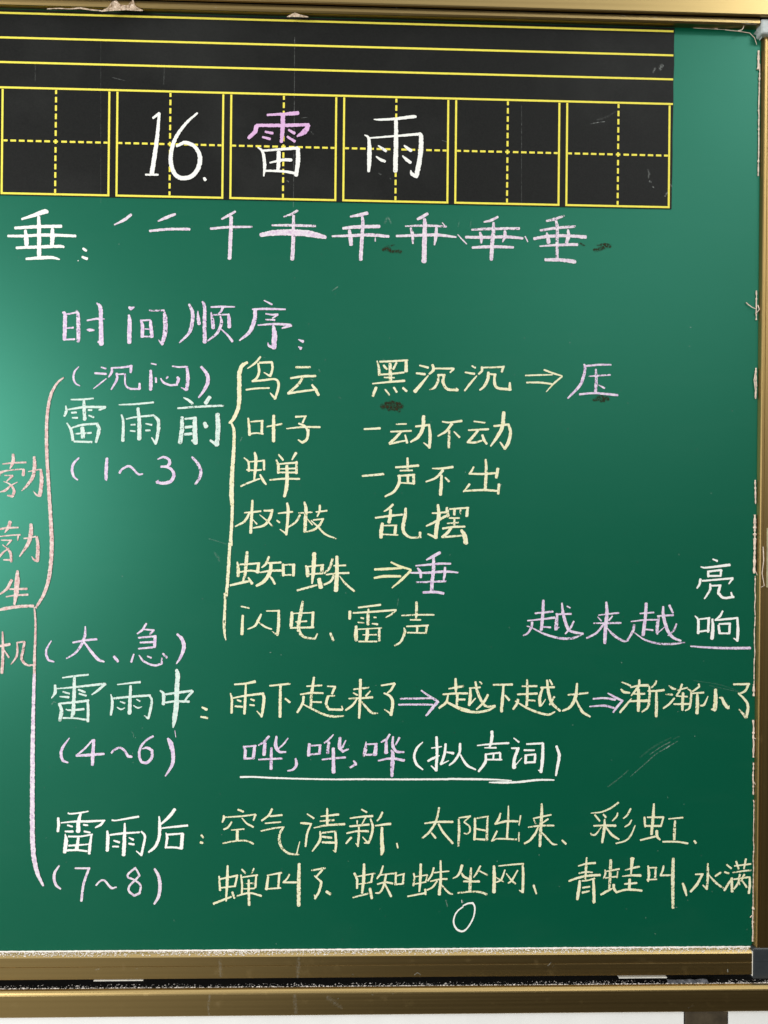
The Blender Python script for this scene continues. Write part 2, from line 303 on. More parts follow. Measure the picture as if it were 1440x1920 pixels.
W('leaf_row','list','cream',670,775,4.8,"62,142,18 205,135,24/350,98,14 440,95,18/300,165,16 485,158,20/395,165,22 340,225,28 290,270,24/290,275,24 380,255,20 440,245,18/430,195,16 448,265,26/525,118,20 640,105,22/597,25,32 590,130,36 550,210,32 480,258,18/645,100,20 655,200,32 648,310,28/648,305,24 598,265,12/765,75,14 830,82,18 940,68,24/850,95,30 800,160,26 725,205,16/825,155,26 825,230,28 822,310,28/870,165,12 920,215,22/1050,72,14 1150,85,18/1000,152,16 1180,142,22/1085,155,24 1040,210,28 995,260,26/990,260,22 1060,262,22 1120,245,18/1125,195,22 1140,240,28 1165,275,22/1230,115,20 1360,100,24/1318,-10,34 1305,120,38 1260,210,34 1200,295,14/1360,100,24 1378,170,30 1360,260,34 1325,320,30/1325,315,26 1285,260,14")
W('cicada_row','list','cream',430,845,6,"165,80,12 215,130,26 220,230,28/225,125,16 300,120,20 395,110,22/390,110,28 390,215,28/195,215,18 290,222,22 360,215,22/285,20,24 298,80,38 295,180,40 280,330,24/280,330,14 355,310,14/130,400,24 220,360,26 350,315,14/345,270,20 380,335,36 415,380,22/555,45,22 605,105,28/750,25,34 705,102,18/530,105,24 550,170,36 552,250,36/565,150,18 650,142,24 765,135,24/755,125,34 755,255,34/570,205,18 745,200,24/550,245,20 640,245,22 765,245,26/455,330,20 620,315,26 790,318,24/648,170,38 650,320,46 640,430,46 618,515,36")
W('cicada_row','list','cream',670,860,4.8,"45,155,22 140,148,24 238,138,26/345,78,20 440,72,24 550,62,26/452,-5,24 452,95,26/385,108,16 495,105,18/365,155,18 515,145,24/378,150,26 375,220,32 330,295,26 250,340,18/455,150,26 455,215,24/505,150,32 508,225,32/395,218,14 515,222,18/675,88,12 760,88,22 860,75,24/770,105,30 710,170,26 618,208,16/758,150,24 755,230,32 748,325,32/790,170,16 825,205,22/1048,75,18 1025,115,22 1005,138,16/1010,135,20 1130,138,22 1240,130,22/1265,90,32 1250,170,30/1155,8,22 1160,120,32 1150,285,30/1010,230,24 955,298,14/965,290,18 1130,282,24 1265,290,22/1275,230,28 1268,315,28")
W('branch_row','list','cream',430,935,6,"260,20,28 252,180,36 240,385,36/170,158,16 270,150,24 355,140,22/225,165,30 170,255,34 68,312,18/265,235,10 310,285,20/390,135,22 485,135,26/485,125,32 455,220,40 390,300,34 270,330,16/340,180,10 420,245,22 485,310,22/535,245,22 565,268,24/550,165,18 640,155,24 712,148,22/650,50,26 662,120,38 655,250,36 640,405,32/640,395,26 570,345,12/780,160,18 850,158,22 930,150,22/845,40,26 862,120,46 855,250,46 850,370,44/795,185,30 750,260,30 665,320,22/870,220,12 935,295,20/975,150,18 1100,135,22/1018,75,28 1015,140,26 990,200,18/945,240,16 1060,228,24/1055,230,24 1020,290,34 960,345,30 865,375,16/920,245,14 1000,320,24 1080,400,28 1200,450,16")
W('branch_row','list','cream',690,940,6.857,"320,40,34 270,90,34 205,130,18/95,212,26 260,190,34 440,170,30/290,110,40 285,200,44 270,270,50/185,285,44 170,380,54 168,465,50/205,312,18 370,308,24/355,320,40 345,420,42/195,425,22 385,432,22/485,90,36 475,200,56 450,330,58 470,410,48 550,465,30 680,460,30/670,400,40 665,465,34/825,152,22 900,150,26 1000,140,26/900,45,36 908,200,54 880,350,56 870,470,54/870,465,40 770,420,24/750,318,22 880,255,36 1000,190,34/1015,85,44 1025,190,54/1050,100,22 1180,90,26 1295,82,26/1280,90,36 1270,190,44/1110,110,42 1110,170,44/1190,110,28 1185,165,28/1045,215,22 1175,215,24/1110,220,30 1110,305,34/1020,285,20 1165,272,26/960,350,28 1090,330,30 1245,325,28/1070,345,36 1010,415,40 950,460,30/950,462,30 1080,450,32 1210,440,26/1200,370,40 1240,440,66 1260,540,64")
W('spider_row','list','cream',430,1025,6,"90,175,22 100,240,44 100,330,44/120,200,20 230,195,24 340,185,24/330,185,36 315,290,40/120,285,20 230,270,24 335,280,26/200,60,38 190,180,48 175,320,40 150,390,24/150,390,14 225,385,14/10,435,24 120,410,34 240,385,22/215,350,24 255,415,40/445,115,30 410,195,32 365,235,18/440,185,24 580,178,26/345,290,20 470,270,30 600,268,30/470,190,40 455,290,46 390,390,42 305,440,30/440,320,14 480,360,28 512,420,26/605,200,36 608,325,36/625,205,20 735,200,26/725,200,38 720,325,38/610,318,22 720,318,26/860,215,24 878,260,48 880,330,48/880,225,20 1060,205,24/1045,210,50 1040,290,46/905,310,16 1050,300,24/955,75,50 950,200,52 940,330,40 930,415,18/765,492,26 880,460,32 990,430,22/1010,365,50 1030,460,54/1160,140,36 1130,235,36 1070,300,22/1175,215,16 1310,210,24/1090,315,18 1210,300,24 1345,295,26/1210,110,36 1210,300,46 1200,495,54/1175,325,32 1140,390,30 1060,430,26/1240,330,12 1310,420,30 1405,500,28")
W('spider_row','list','yellow',690,1025,7.2,"90,308,32 250,300,40 455,290,26/85,422,30 230,400,42 440,400,34/310,210,24 430,265,36 580,310,28/580,318,32 460,440,40 325,555,18")
W('spider_row','list','lilac',690,1025,7.2,"790,178,22 880,130,44 970,80,46/645,258,20 800,245,30 960,230,34 1115,230,28/575,352,22 800,352,34 1050,335,36 1215,350,22/670,290,28 705,340,46 715,415,40/885,150,44 885,300,54 865,480,54 860,595,54/1040,280,32 1035,370,42 1022,450,26/655,480,24 850,475,32 1050,465,34/745,618,34 900,612,38 1020,630,40")
W('list_brace','list','cream',390,660,6.4,"470,125,38 410,165,52 378,250,56 375,400,58 375,550,56 360,680,52 300,810,46 255,852,26/280,850,26 310,930,40 313,1050,44 305,1250,50 290,1450,58 283,1700,64 290,1840,50/292,1800,44 288,2000,42 270,2270,44")
W('list_brace','list','cream',390,950,6.4,"285,400,20 285,465,24/262,440,42 245,750,46 220,1080,42/195,1040,20 205,1150,36 195,1400,44 200,1530,32 215,1600,14")
W('vigour_words','vigour','rose',0,840,8.725,"45,262,24 200,245,32 425,235,34/215,105,46 212,230,66 165,335,24/-40,420,30 20,395,50 150,365,26 360,345,26/385,350,50 380,445,60/15,400,30 -30,480,40/75,448,22 150,450,26 210,450,30/205,455,44 110,545,24/60,545,14 170,600,28 230,700,56 205,790,50 120,775,26/285,558,14 180,615,28 90,690,50 5,720,20/560,150,56 565,300,72 540,460,70 460,590,56 355,700,20/465,385,20 600,360,22 660,350,24/668,355,46 680,500,68 670,640,70 650,780,64/660,785,40 600,770,36 545,705,14")
W('vigour_words','vigour','rose',0,840,8.725,"-20,1330,40 100,1310,40 300,1300,28/165,1205,60 140,1290,70 80,1385,18/-20,1450,22 150,1430,24 330,1420,30/300,1420,40 288,1510,24/20,1508,22 190,1510,30/180,1515,36 110,1595,18/45,1585,18 110,1640,28 170,1720,54 185,1860,40/190,1830,50 55,1830,20/145,1640,20 50,1710,36 -10,1780,40/505,1250,60 505,1400,84 460,1560,72 320,1775,22/390,1480,24 480,1470,28 590,1445,26/600,1450,44 620,1600,68 610,1850,66/620,1845,40 560,1830,40 518,1775,14")
W('vigour_words','vigour','rose',0,1060,8.725,"190,240,50 130,360,56 60,430,40 -10,475,26/160,390,30 440,385,42/100,515,22 250,490,34 455,480,40/285,95,50 280,250,100 265,450,92 235,640,44")
W('vigour_words','vigour','rose',0,1060,8.725,"-20,1325,44 160,1290,54/40,1090,30 48,1300,48 45,1500,52 30,1760,56/55,1370,20 145,1505,36/280,1265,26 285,1400,40 265,1500,40 180,1620,18/275,1265,30 400,1245,32/400,1255,44 375,1400,52 355,1530,52 440,1630,42 585,1625,28")
W('outline_brace','vigour','rose',40,690,4.174,"330,75,14 275,125,20 225,230,28 200,400,28 198,640,30 212,900,30 230,1200,34 238,1400,36 220,1620,34 180,1760,30 115,1875,22")
W('outline_brace','vigour','rose',0,1060,8.725,"-40,735,40 100,705,64 300,675,56 545,665,52/560,690,24 570,780,34 580,950,38 575,1250,44 565,1500,50 560,1950,56")
W('outline_brace','vigour','pinkish',30,1150,3.4909,"119,400,22 112,700,28 108,1000,34 107,1400,36 115,1580,36 140,1700,30 178,1782,16")
W('heavy_note','during','lilac',70,1160,4.8,"125,200,12 85,270,20 80,320,24 100,370,24 150,388,16/432,70,14 428,150,30 400,230,32 340,310,22 262,358,14/320,215,18 430,195,22 535,185,22/420,210,18 480,290,26 545,365,30 602,388,14/690,340,24 725,385,28/980,45,22 945,100,22 900,135,14/955,95,14 1050,105,22/1045,108,18 1015,138,24/910,172,18 1065,158,22/1060,155,30 1055,255,32/925,215,18 1045,210,22/910,270,16 1040,258,22/868,320,16 845,390,24/915,330,14 960,385,22 1050,420,22 1120,405,24 1120,355,14/990,340,18 1025,352,20/1130,315,22 1165,350,26/1260,140,24 1305,190,36 1318,260,38 1290,345,26 1252,405,12")
W('lightning_row','list','cream',430,1125,6.545,"145,78,22 245,100,22/165,190,34 155,420,44/390,175,26 355,250,40 310,320,30 225,358,16/355,270,18 440,330,30 520,358,20/455,135,18 615,132,24/605,130,36 605,300,44 590,430,40/590,430,26 525,385,12/768,150,36 765,230,48 758,320,46/790,165,16 1030,155,20/1028,150,38 1018,320,40/815,268,16 950,260,24/750,343,22 1035,335,28/900,20,32 878,140,54 850,300,54 855,380,52 920,455,34 1050,475,28 1080,415,22/1240,410,36 1275,495,36")
W('lightning_row','list','cream',640,1125,7.2,"230,102,24 370,85,28 530,65,30/115,155,44 112,255,42/160,175,24 400,160,30 740,135,28/735,140,28 680,190,34 600,235,14/365,125,30 360,240,48 360,330,48/265,240,24 300,250,26/225,302,22 305,308,22/440,235,24 470,235,22/415,318,16 490,328,32/200,355,40 198,460,64 200,545,50/230,395,20 545,378,20/510,385,40 512,550,38/350,400,44 350,480,54 335,545,44/290,470,16 475,468,22/235,560,24 480,560,26")
W('lightning_row','list','cream',640,1125,7.2,"815,210,22 1030,200,26 1250,200,28/1015,30,40 1015,180,46 1005,265,26/930,268,22 1070,268,24/880,355,22 1020,352,26 1175,342,24/1025,355,34 1022,430,34/1155,350,34 1140,450,34/890,440,24 1150,445,26/845,375,16 858,420,44 835,500,42 790,575,34 720,615,26")
W('growing_note','growing','lilac',970,1115,6,"200,210,22 400,190,26/115,293,16 280,275,22 420,258,28/292,65,32 288,200,40 270,395,40/165,310,32 160,360,32 120,430,26 65,460,20/110,355,16 160,365,18/160,370,14 300,440,28 450,485,32 560,495,34 640,485,28 720,455,16/290,362,18 375,368,22/435,215,18 460,220,18 605,215,26/450,215,28 440,310,48 435,390,46/420,400,10 470,365,12/502,95,20 515,210,40 555,350,40 600,410,32 740,440,28/635,300,20 600,370,26 540,440,18/560,130,20 595,148,18/915,230,16 1140,205,24/905,250,14 945,295,20/1070,240,16 1030,290,24/860,322,18 1000,320,26 1165,318,26/1000,85,26 1008,200,44 990,400,46 985,545,40/975,330,26 890,430,28 780,488,24/1000,365,14 1090,460,36 1190,520,28 1250,518,14")
W('growing_note','growing','lilac',1180,1040,6,"120,662,16 275,650,20/190,548,36 180,700,38 155,905,42/20,752,14 170,735,20 320,732,20/55,790,30 40,860,36 -20,960,24/60,880,14 180,960,24 330,1000,28 480,1005,28 625,988,16/185,840,18 265,850,24/315,690,16 495,680,26/330,700,30 315,800,48 310,890,40/320,880,14 395,815,12/380,585,26 385,700,40 430,850,40 490,930,34 580,970,24/530,780,24 500,850,26 435,910,16/450,570,30 490,655,24")
W('growing_note','growing','white',1180,1040,6,"940,50,18 990,72,26/805,138,16 870,145,24 1130,115,36/885,185,24 890,248,30/890,190,24 1035,172,26/1035,175,30 1025,240,30/885,240,24 1030,238,24/800,275,30 790,330,30 762,378,18/820,295,22 1165,265,26/1160,270,30 1120,328,16/910,330,26 905,400,30 845,495,18/910,350,20 1030,345,24/1020,350,34 1000,430,36 1060,485,30 1175,475,28/1145,425,20 1160,480,30/740,690,16 775,740,34 775,885,34/790,725,18 905,712,26/895,715,30 885,870,30/775,868,24 900,850,22/935,725,24 940,830,42 930,945,44/1050,635,24 1020,690,30 965,735,18/965,738,20 1090,725,28 1220,712,26/1215,715,28 1222,850,38 1215,970,34/1210,965,24 1175,940,14/1005,795,28 1015,885,32/1010,780,20 1135,775,28/1130,775,30 1125,885,30/1010,885,20 1130,885,24")
W('growing_note','growing','lilac',1180,1040,6,"690,1030,18 900,1045,26 1130,1052,32 1360,1050,34")
W('during_storm','during','mint',85,1255,9,"290,142,24 480,115,40 725,90,36/165,270,50 165,390,60 105,485,20/200,325,22 450,305,36 950,250,48 1020,255,36/1000,255,44 900,345,46 785,428,24/490,125,56 488,330,70 480,540,74/480,560,60 470,720,80 450,800,56/300,380,36 405,410,36/245,460,22 395,470,48/560,345,36 670,385,42/570,410,30 690,445,36/235,580,56 272,700,76 245,860,72/250,578,34 500,555,44 730,525,44/715,530,46 722,700,54 718,880,50/350,675,24 420,690,34 650,672,44/300,820,36 500,825,34 720,855,40")
W('during_storm','during','mint',85,1255,9,"1215,258,22 1440,230,34 1600,215,44/1105,425,22 1128,520,50 1125,650,54 1105,770,40/1155,490,40 1300,475,42 1600,450,44 1770,440,44/1440,280,50 1430,500,64 1420,745,72/1265,545,26 1340,570,36/1210,640,18 1275,675,34 1340,650,20/1540,505,18 1600,540,34/1490,610,18 1560,650,36 1630,630,14/1750,440,40 1795,520,48 1775,680,50 1735,830,48/1730,830,36 1670,780,22")
W('during_storm','during','mint',240,1255,9,"545,360,30 600,420,64 600,590,60/640,420,40 900,385,44 1080,360,44/1095,370,44 1020,450,44 965,520,36/630,560,34 800,540,42 1030,545,44/820,10,60 838,100,90 825,350,90 815,600,96 785,850,90 760,980,30")
W('during_storm','during','cream',240,1255,9,"1250,640,32 1330,680,52/1230,800,36 1340,820,46")
W('rain_start_row','rain','cream',420,1265,6,"118,110,20 240,100,24 350,78,34/72,210,16 88,280,28 85,430,30/105,262,20 250,235,26 445,212,30/435,215,30 450,270,38 435,400,36 422,475,26/425,470,24 370,410,14/245,110,22 240,260,32 230,440,32/150,285,22 190,300,24/125,355,24 205,362,26/300,275,20 340,290,26/290,340,20 340,345,24/515,125,24 640,112,26 740,102,28/635,125,34 632,300,40 630,475,38/690,270,24 740,310,30/930,130,18 1100,120,22/860,222,18 980,205,24 1115,208,22/1012,30,26 990,185,38/985,190,34 975,385,36/895,245,30 885,320,30 825,425,26/895,335,18 1000,390,26 1120,445,30 1220,470,30 1345,465,20/985,305,18 1095,310,24/1165,130,20 1260,135,22/1250,135,28 1215,215,28/1160,240,20 1245,238,22/1170,245,34 1150,330,36 1180,390,30 1330,395,28/1325,355,18 1335,390,22")
W('rain_start_row','rain','cream',640,1265,6,"140,165,20 310,145,26/135,205,16 180,230,24/325,185,18 275,240,24/85,270,20 200,265,26 350,255,32/215,55,34 212,200,38 205,400,34 200,490,26/180,265,20 130,340,28 50,400,26/230,305,20 300,390,36 350,430,32 410,435,18/450,122,20 600,98,24/600,100,30 560,170,28 520,205,18/480,208,18 545,240,32 578,310,38 560,455,36/550,435,26 485,392,14")
W('rain_start_row','rain','lilac',640,1265,6,"665,270,22 850,268,26 1020,265,24/645,338,24 850,335,26 1030,338,24/900,178,22 980,235,28 1085,300,36/1085,300,40 1030,370,36 955,460,24")
W('rain_start_row','rain','cream',640,1265,6,"1285,45,26 1288,130,38 1290,210,22/1210,158,20 1370,130,34/1145,222,22 1280,212,26 1420,210,26/1305,210,36 1300,345,30/1300,280,22 1390,278,26/1200,230,18 1180,310,34 1100,375,26/1195,310,22 1300,360,28 1440,405,32")
W('rain_start_row','rain','cream',840,1265,5.143,"0,270,22 60,305,24 150,345,28 270,362,28 380,345,26 455,308,18/215,130,18 215,200,34 205,295,30/205,295,16 265,228,14/205,130,14 310,122,22/265,70,24 280,150,32 320,250,32 370,305,26 455,300,20/385,195,26 345,265,26 275,335,18/305,68,14 325,88,20/438,98,20 620,95,26/535,110,24 525,240,34 515,355,34/550,200,18 590,245,26/715,112,16 858,110,24/670,190,18 860,182,24/762,50,22 765,180,30 758,300,30/775,245,18 838,252,22/675,240,26 665,280,26 628,332,22/650,255,14 760,320,24 870,365,26 970,385,26 1030,358,16/895,125,18 1025,120,24/912,130,22 885,220,34 890,300,34/900,300,14 940,238,12/955,55,26 970,170,36 1000,270,34 1080,350,26/1025,215,24 980,290,20/980,50,18 1005,95,22/1158,195,18 1260,185,24 1350,175,22/1245,85,22 1230,210,38 1180,310,30 1105,350,20/1230,230,14 1290,350,34 1370,405,20")
W('rain_start_row','rain','lilac',1090,1265,8,"178,362,28 350,352,32 510,375,36/125,478,22 340,465,40 490,500,36/400,280,24 500,335,40 620,395,36/615,395,36 540,480,40 478,565,26")
W('rain_start_row','rain','cream',1090,1265,8,"605,110,24 740,165,36/595,220,28 640,260,48 725,272,30/580,565,36 660,470,40 750,360,18/870,80,36 860,170,40 800,250,36 750,315,22/740,190,24 860,165,34 1000,160,48/860,190,14 770,285,22/770,285,24 850,290,30 950,285,36/855,220,50 860,380,56 855,545,48/700,435,14 730,400,30 1000,390,50/1020,175,30 1025,300,44 1000,480,44 910,560,26/1125,95,34 1100,150,42 1050,195,24/1000,245,30 1120,245,34 1240,230,40/1125,260,38 1128,450,54 1122,625,50")
W('rain_start_row','rain','cream',1240,1265,8,"115,165,18 160,200,44 210,215,40/65,298,18 120,295,34 165,300,34/195,355,32 120,440,36 30,505,26/310,145,36 275,240,38 225,315,28/240,235,16 390,195,28/225,320,20 390,330,28/325,275,44 320,400,50 315,530,46/190,442,30 420,440,34/400,215,20 445,260,36 440,400,40 420,500,36 360,540,24/560,140,30 570,180,32 470,250,30/465,280,24 635,268,32/540,295,40 540,440,62 535,580,56/700,325,16 640,450,40 585,465,28/815,225,56 812,400,72 800,520,76 750,520,20/870,345,22 910,350,40 950,440,56 1000,500,50 1020,465,14/1085,145,34 1320,140,40/1310,140,38 1260,240,42 1175,285,26/1155,280,28 1240,360,38 1300,470,46 1275,640,50/1265,640,48 1210,570,36 1165,520,20")
W('during_range','during','lilac',90,1370,5.76,"230,80,14 160,180,34 140,250,36 160,320,34 215,345,20/480,100,20 400,190,24 305,270,22/305,270,24 450,262,36 605,250,26/495,100,34 485,250,42 480,370,36/685,240,24 720,205,28 780,185,26 830,220,30 865,280,34 905,280,30/1135,60,26 1060,105,26 1000,180,30 985,270,34 1010,340,32 1070,345,36 1120,290,36 1125,215,34 1075,185,32 1020,195,14/1295,85,26 1325,140,60 1350,250,46 1340,370,40 1268,490,16/1370,0,8 1380,70,8")
W('rain_sound_row','rain','lilac',440,1370,6,"100,175,20 120,230,36 112,315,36/115,180,22 240,170,24/225,175,36 210,310,44/105,315,24 215,310,26/385,65,34 330,125,34 268,165,18/340,140,40 330,270,48/470,65,26 462,170,46 500,235,34 575,240,22/600,85,16 550,150,22 490,205,18/270,325,20 400,318,24 535,312,26/412,195,32 410,430,42/685,315,26 695,380,38 660,435,28 595,452,16/840,150,36 830,280,40/850,170,20 970,162,24/960,170,30 955,260,34/845,268,24 960,258,26/1110,45,16 1060,100,26 1010,140,20/1060,130,34 1045,250,44/1185,80,34 1180,180,48 1215,235,32 1280,208,18/1250,110,16 1210,190,26/985,325,22 1110,312,24 1245,300,28/1110,200,40 1112,470,46/1340,340,24 1365,375,36 1300,415,22")
W('rain_sound_row','rain','lilac',660,1370,7.2,"190,150,14 180,260,60 160,340,40/190,185,22 340,178,26/325,200,46 310,325,62/190,325,30 310,325,34/510,50,30 470,110,38 395,155,24/462,130,36 460,300,60/555,80,26 550,200,46 600,280,36 700,290,28/640,95,32 590,190,22/355,405,22 520,375,34 705,400,38/530,265,26 550,310,56 545,450,64 538,615,44")
W('rain_sound_row','rain','white',660,1370,7.2,"955,155,16 880,230,36 840,340,38 870,450,40 955,525,24/1140,85,36 1148,300,40 1135,540,40/1135,535,30 1070,475,20/1075,235,20 1210,215,18/1025,410,30 1100,370,36 1180,335,16/1265,180,38 1245,330,40 1200,455,38/1200,455,26 1305,405,14/1280,290,24 1370,305,40")
W('rain_sound_row','rain','white',840,1370,6.545,"148,160,36 140,270,36 80,370,34 15,425,18/150,295,20 230,420,36 340,478,18/540,10,44 535,120,40 510,205,28/360,182,18 520,165,26 745,152,30/450,210,16 590,210,26/465,285,28 455,390,38 375,500,28/470,290,22 640,270,26/640,275,28 640,360,30/560,290,26 555,350,26/480,355,22 660,355,24/808,92,18 870,140,26/780,215,22 870,215,30/860,220,44 815,350,44 810,455,56/815,440,14 905,335,10/965,165,24 1165,155,28/1165,155,34 1160,350,46 1140,510,38/1140,500,26 1110,485,14/935,240,26 1060,240,24/955,300,34 950,400,36/970,300,22 1075,290,24/1070,295,30 1065,385,34/960,390,30 1070,385,28/1330,190,32 1365,300,40 1345,430,40 1325,550,26")
W('rain_sound_row','rain','white',440,1370,6,"65,522,24 200,520,22 400,530,22 700,540,20 1100,548,20 1440,546,22 1900,548,22 2400,546,24")
W('rain_sound_row','rain','white',840,1370,6.545,"0,592,26 300,595,28 550,600,22 780,612,14/505,635,14 650,635,34 850,632,32 1100,605,28 1300,605,22")
W('after_storm','after','white',90,1505,9,"340,175,30 380,188,28 550,170,34 680,145,24/170,260,46 180,370,58 165,485,50/220,340,20 450,318,36 700,315,44 960,300,30/945,305,40 890,370,50 800,420,28/550,190,40 515,330,70 510,490,76/330,380,34 410,405,36/290,485,32 420,487,44/600,375,34 670,382,36/610,485,36 710,505,34/290,530,18 305,640,76 280,840,62/345,570,34 540,570,32 750,535,30/735,540,36 710,700,54 695,860,56/510,600,50 485,780,74/350,725,34 520,715,36 690,700,24/320,805,40 500,800,36 660,820,34")
W('after_storm','after','white',90,1505,9,"1080,295,30 1150,300,26 1350,265,36 1530,235,36/1000,480,40 1010,600,66 1000,810,62/1045,545,34 1250,520,44 1545,500,32/1295,350,34 1290,600,66 1275,885,68/1110,640,30 1205,670,46/1090,740,30 1190,740,36/1365,590,20 1440,625,46/1365,690,36 1450,705,44/1575,485,30 1635,570,46 1610,720,44 1575,890,44/1570,885,36 1490,815,18")
W('after_storm','after','white',240,1505,9,"790,110,54 700,230,58 560,360,34/525,235,30 535,380,60 525,580,60 460,740,56 350,835,38/570,430,26 800,405,38 1005,385,44/640,510,20 660,600,56 635,765,44/650,540,38 930,520,32/920,530,66 900,770,66/630,755,36 780,755,38 910,775,40")
W('after_storm','after','cream',240,1505,9,"1240,550,46 1270,590,36/1225,670,50 1260,680,40")
W('clear_air_row','after','cream',400,1505,8,"370,105,34 450,135,36/155,195,30 155,240,48 135,295,24/170,218,20 400,205,28 650,175,26/635,180,40 600,265,30/275,290,28 220,370,36 155,400,28/430,230,18 500,310,30 600,365,36/270,412,18 460,395,28/360,420,44 358,570,48/145,610,28 300,580,26 480,570,30 600,615,34/880,95,36 830,190,34 725,270,28/850,205,26 1030,185,34/780,310,26 1010,290,26/715,425,24 900,385,30 1060,365,26/1045,375,38 1000,460,44 990,570,48 1030,680,42 1130,760,40 1285,780,24/1250,770,26 1295,585,14")
W('clear_air_row','after','cream',560,1505,7.2,"115,152,20 205,212,28/28,275,26 90,280,36 175,285,22/165,295,28 115,420,32 92,590,30/300,185,18 540,160,34/385,80,28 385,290,42/290,250,22 475,235,34/205,340,14 380,305,34 620,290,36/290,390,24 285,510,40 185,655,20/295,410,28 510,385,26/495,400,32 505,540,38 495,665,30/490,660,22 465,645,14/320,460,30 450,475,36/320,535,30 490,540,34")
W('clear_air_row','after','cream',560,1505,7.2,"850,92,26 920,130,28/695,210,22 850,190,28 1000,180,32/790,245,26 790,290,18/905,200,26 855,290,18/690,320,28 950,295,34/650,412,28 790,385,28 945,385,38/812,330,26 810,450,42 800,590,30/800,580,26 770,550,14/710,470,34 640,550,26/865,465,18 930,540,28/970,220,24 1000,320,40 985,430,38 945,540,36 885,545,18/1130,130,32 1105,190,38 1060,245,24/1035,310,22 1240,285,40/1125,335,34 1122,480,52 1130,640,62 1115,705,30/1325,550,26 1340,610,28")
W('sunshine_row','after','cream',780,1505,9,"388,85,36 360,240,44 300,390,46 200,520,44 105,600,34/145,350,26 350,325,38 620,325,42/380,360,34 460,500,44 620,685,40/260,510,30 330,595,44/720,280,34 728,450,54 715,730,46/725,255,24 920,230,40/910,230,36 810,325,24/810,330,30 900,400,32 910,480,34 865,530,28 810,515,22/995,265,40 995,450,48 985,625,46/1025,262,30 1220,230,30/1210,240,30 1200,440,48 1195,640,52/1010,440,30 1170,470,36/985,610,30 1160,625,40")
W('sunshine_row','after','cream',910,1500,9,"255,225,30 225,320,46 165,405,36/165,405,36 350,360,44 550,360,36/390,100,24 385,330,44 365,655,44/595,265,30 568,425,22/195,525,36 160,600,38 105,695,22/120,690,24 220,655,32 530,665,34/568,550,28 565,695,30/950,65,40 950,250,66 935,500,62 920,780,52/810,312,24 960,280,30 1110,250,30/815,320,30 850,400,28/1060,320,30 975,380,28/725,460,24 920,435,36 1155,430,36/890,460,30 840,570,44 750,680,42 660,735,34/905,500,20 1000,600,40 1130,735,42 1210,752,20/1295,680,32 1360,740,42")
W('rainbow_row','after','cream',1100,1495,6.545,"390,65,26 290,135,26 180,180,22 52,195,14/100,215,22 160,290,26/205,210,24 235,245,28/220,270,20 218,370,42 190,555,32/85,350,24 230,345,30 355,348,36/180,365,14 110,455,26 60,460,24 48,440,14/235,365,20 310,460,34 395,515,24/380,190,16 370,230,26 315,290,14/540,140,26 500,215,26 450,260,20/550,280,20 520,330,24 468,362,18/595,345,16 540,470,26 470,535,24 360,565,20/710,245,30 718,360,32/745,245,20 945,245,28/940,255,22 910,355,26/725,350,26 910,352,30/825,80,24 815,250,44 795,455,36/660,525,24 840,480,28/860,410,36 865,480,36 900,520,24/1005,265,16 1180,248,26/1085,290,28 1078,400,40 1075,520,36/935,545,24 1100,545,24 1240,565,28/1320,535,28 1340,560,34")
W('after_range','after','pinkish',85,1610,6,"155,80,20 110,150,32 98,220,36 120,295,32 172,340,22/335,108,20 500,108,24/490,110,30 430,290,34 405,475,34/570,300,20 620,250,22 665,245,22 700,285,26 745,330,28 800,320,16/1010,105,28 930,175,26 930,210,26 1010,245,24 1070,300,26 1060,390,28 1000,415,30 945,370,30 945,310,26 1040,210,26 1055,180,24 1010,100,22/1230,115,26 1275,200,42 1290,300,44 1275,420,40 1225,510,24")
W('cicada_calls_row','after','cream',390,1605,5.76,"120,220,22 130,370,30/125,250,18 320,210,24/315,215,24 290,330,26/130,345,16 295,325,22/212,105,22 208,250,36 195,485,22/60,515,28 250,440,22/262,390,28 285,455,26/365,145,20 405,185,26/495,135,20 465,205,14/355,205,20 368,300,26 365,420,24/370,230,16 535,205,20/520,215,24 512,340,26/400,298,14 490,295,22/385,355,14 500,350,20/310,430,18 450,400,24 575,430,26/440,260,28 440,400,36 445,530,34/640,210,16 795,180,24/650,225,26 630,360,34/770,195,28 760,335,26/635,355,18 785,345,20/880,200,18 850,250,20 810,285,18/810,285,20 955,285,26/985,85,36 980,300,48 980,535,46/1120,155,20 1265,130,26/1235,150,24 1165,230,22/1150,215,14 1225,280,30 1200,380,30 1155,460,26/1160,450,16 1148,420,12/1280,385,36 1320,410,40")
W('spider_web_row','after','cream',650,1605,7.2,"105,235,40 140,320,36 140,435,34/150,275,20 380,235,24/350,250,28 330,355,30/160,380,20 320,355,24/235,110,36 230,300,48 208,500,32/85,560,24 290,508,28/315,440,40 340,570,44/490,135,28 460,230,32 410,305,26/460,255,22 640,235,26/530,260,34 500,400,36 450,490,30 390,500,22/415,380,24 520,355,28 620,370,34/515,375,24 600,545,38/665,225,34 660,385,36/680,265,20 780,240,24/768,255,32 760,375,36/650,385,24 760,375,24/905,235,28 915,300,32 900,400,34/925,280,16 1090,255,24/1090,260,26 1065,350,22/910,380,20 1070,350,26/1000,110,36 995,300,44 980,480,28/825,545,24 1060,500,28/1060,450,32 1065,520,34/1175,160,30 1150,250,30 1095,335,26/1180,225,18 1380,205,22/1130,342,20 1250,315,24 1355,310,28/1268,65,26 1270,300,36 1250,520,46/1220,340,26 1160,420,28 1085,460,22/1280,390,20 1370,490,34 1430,515,22")
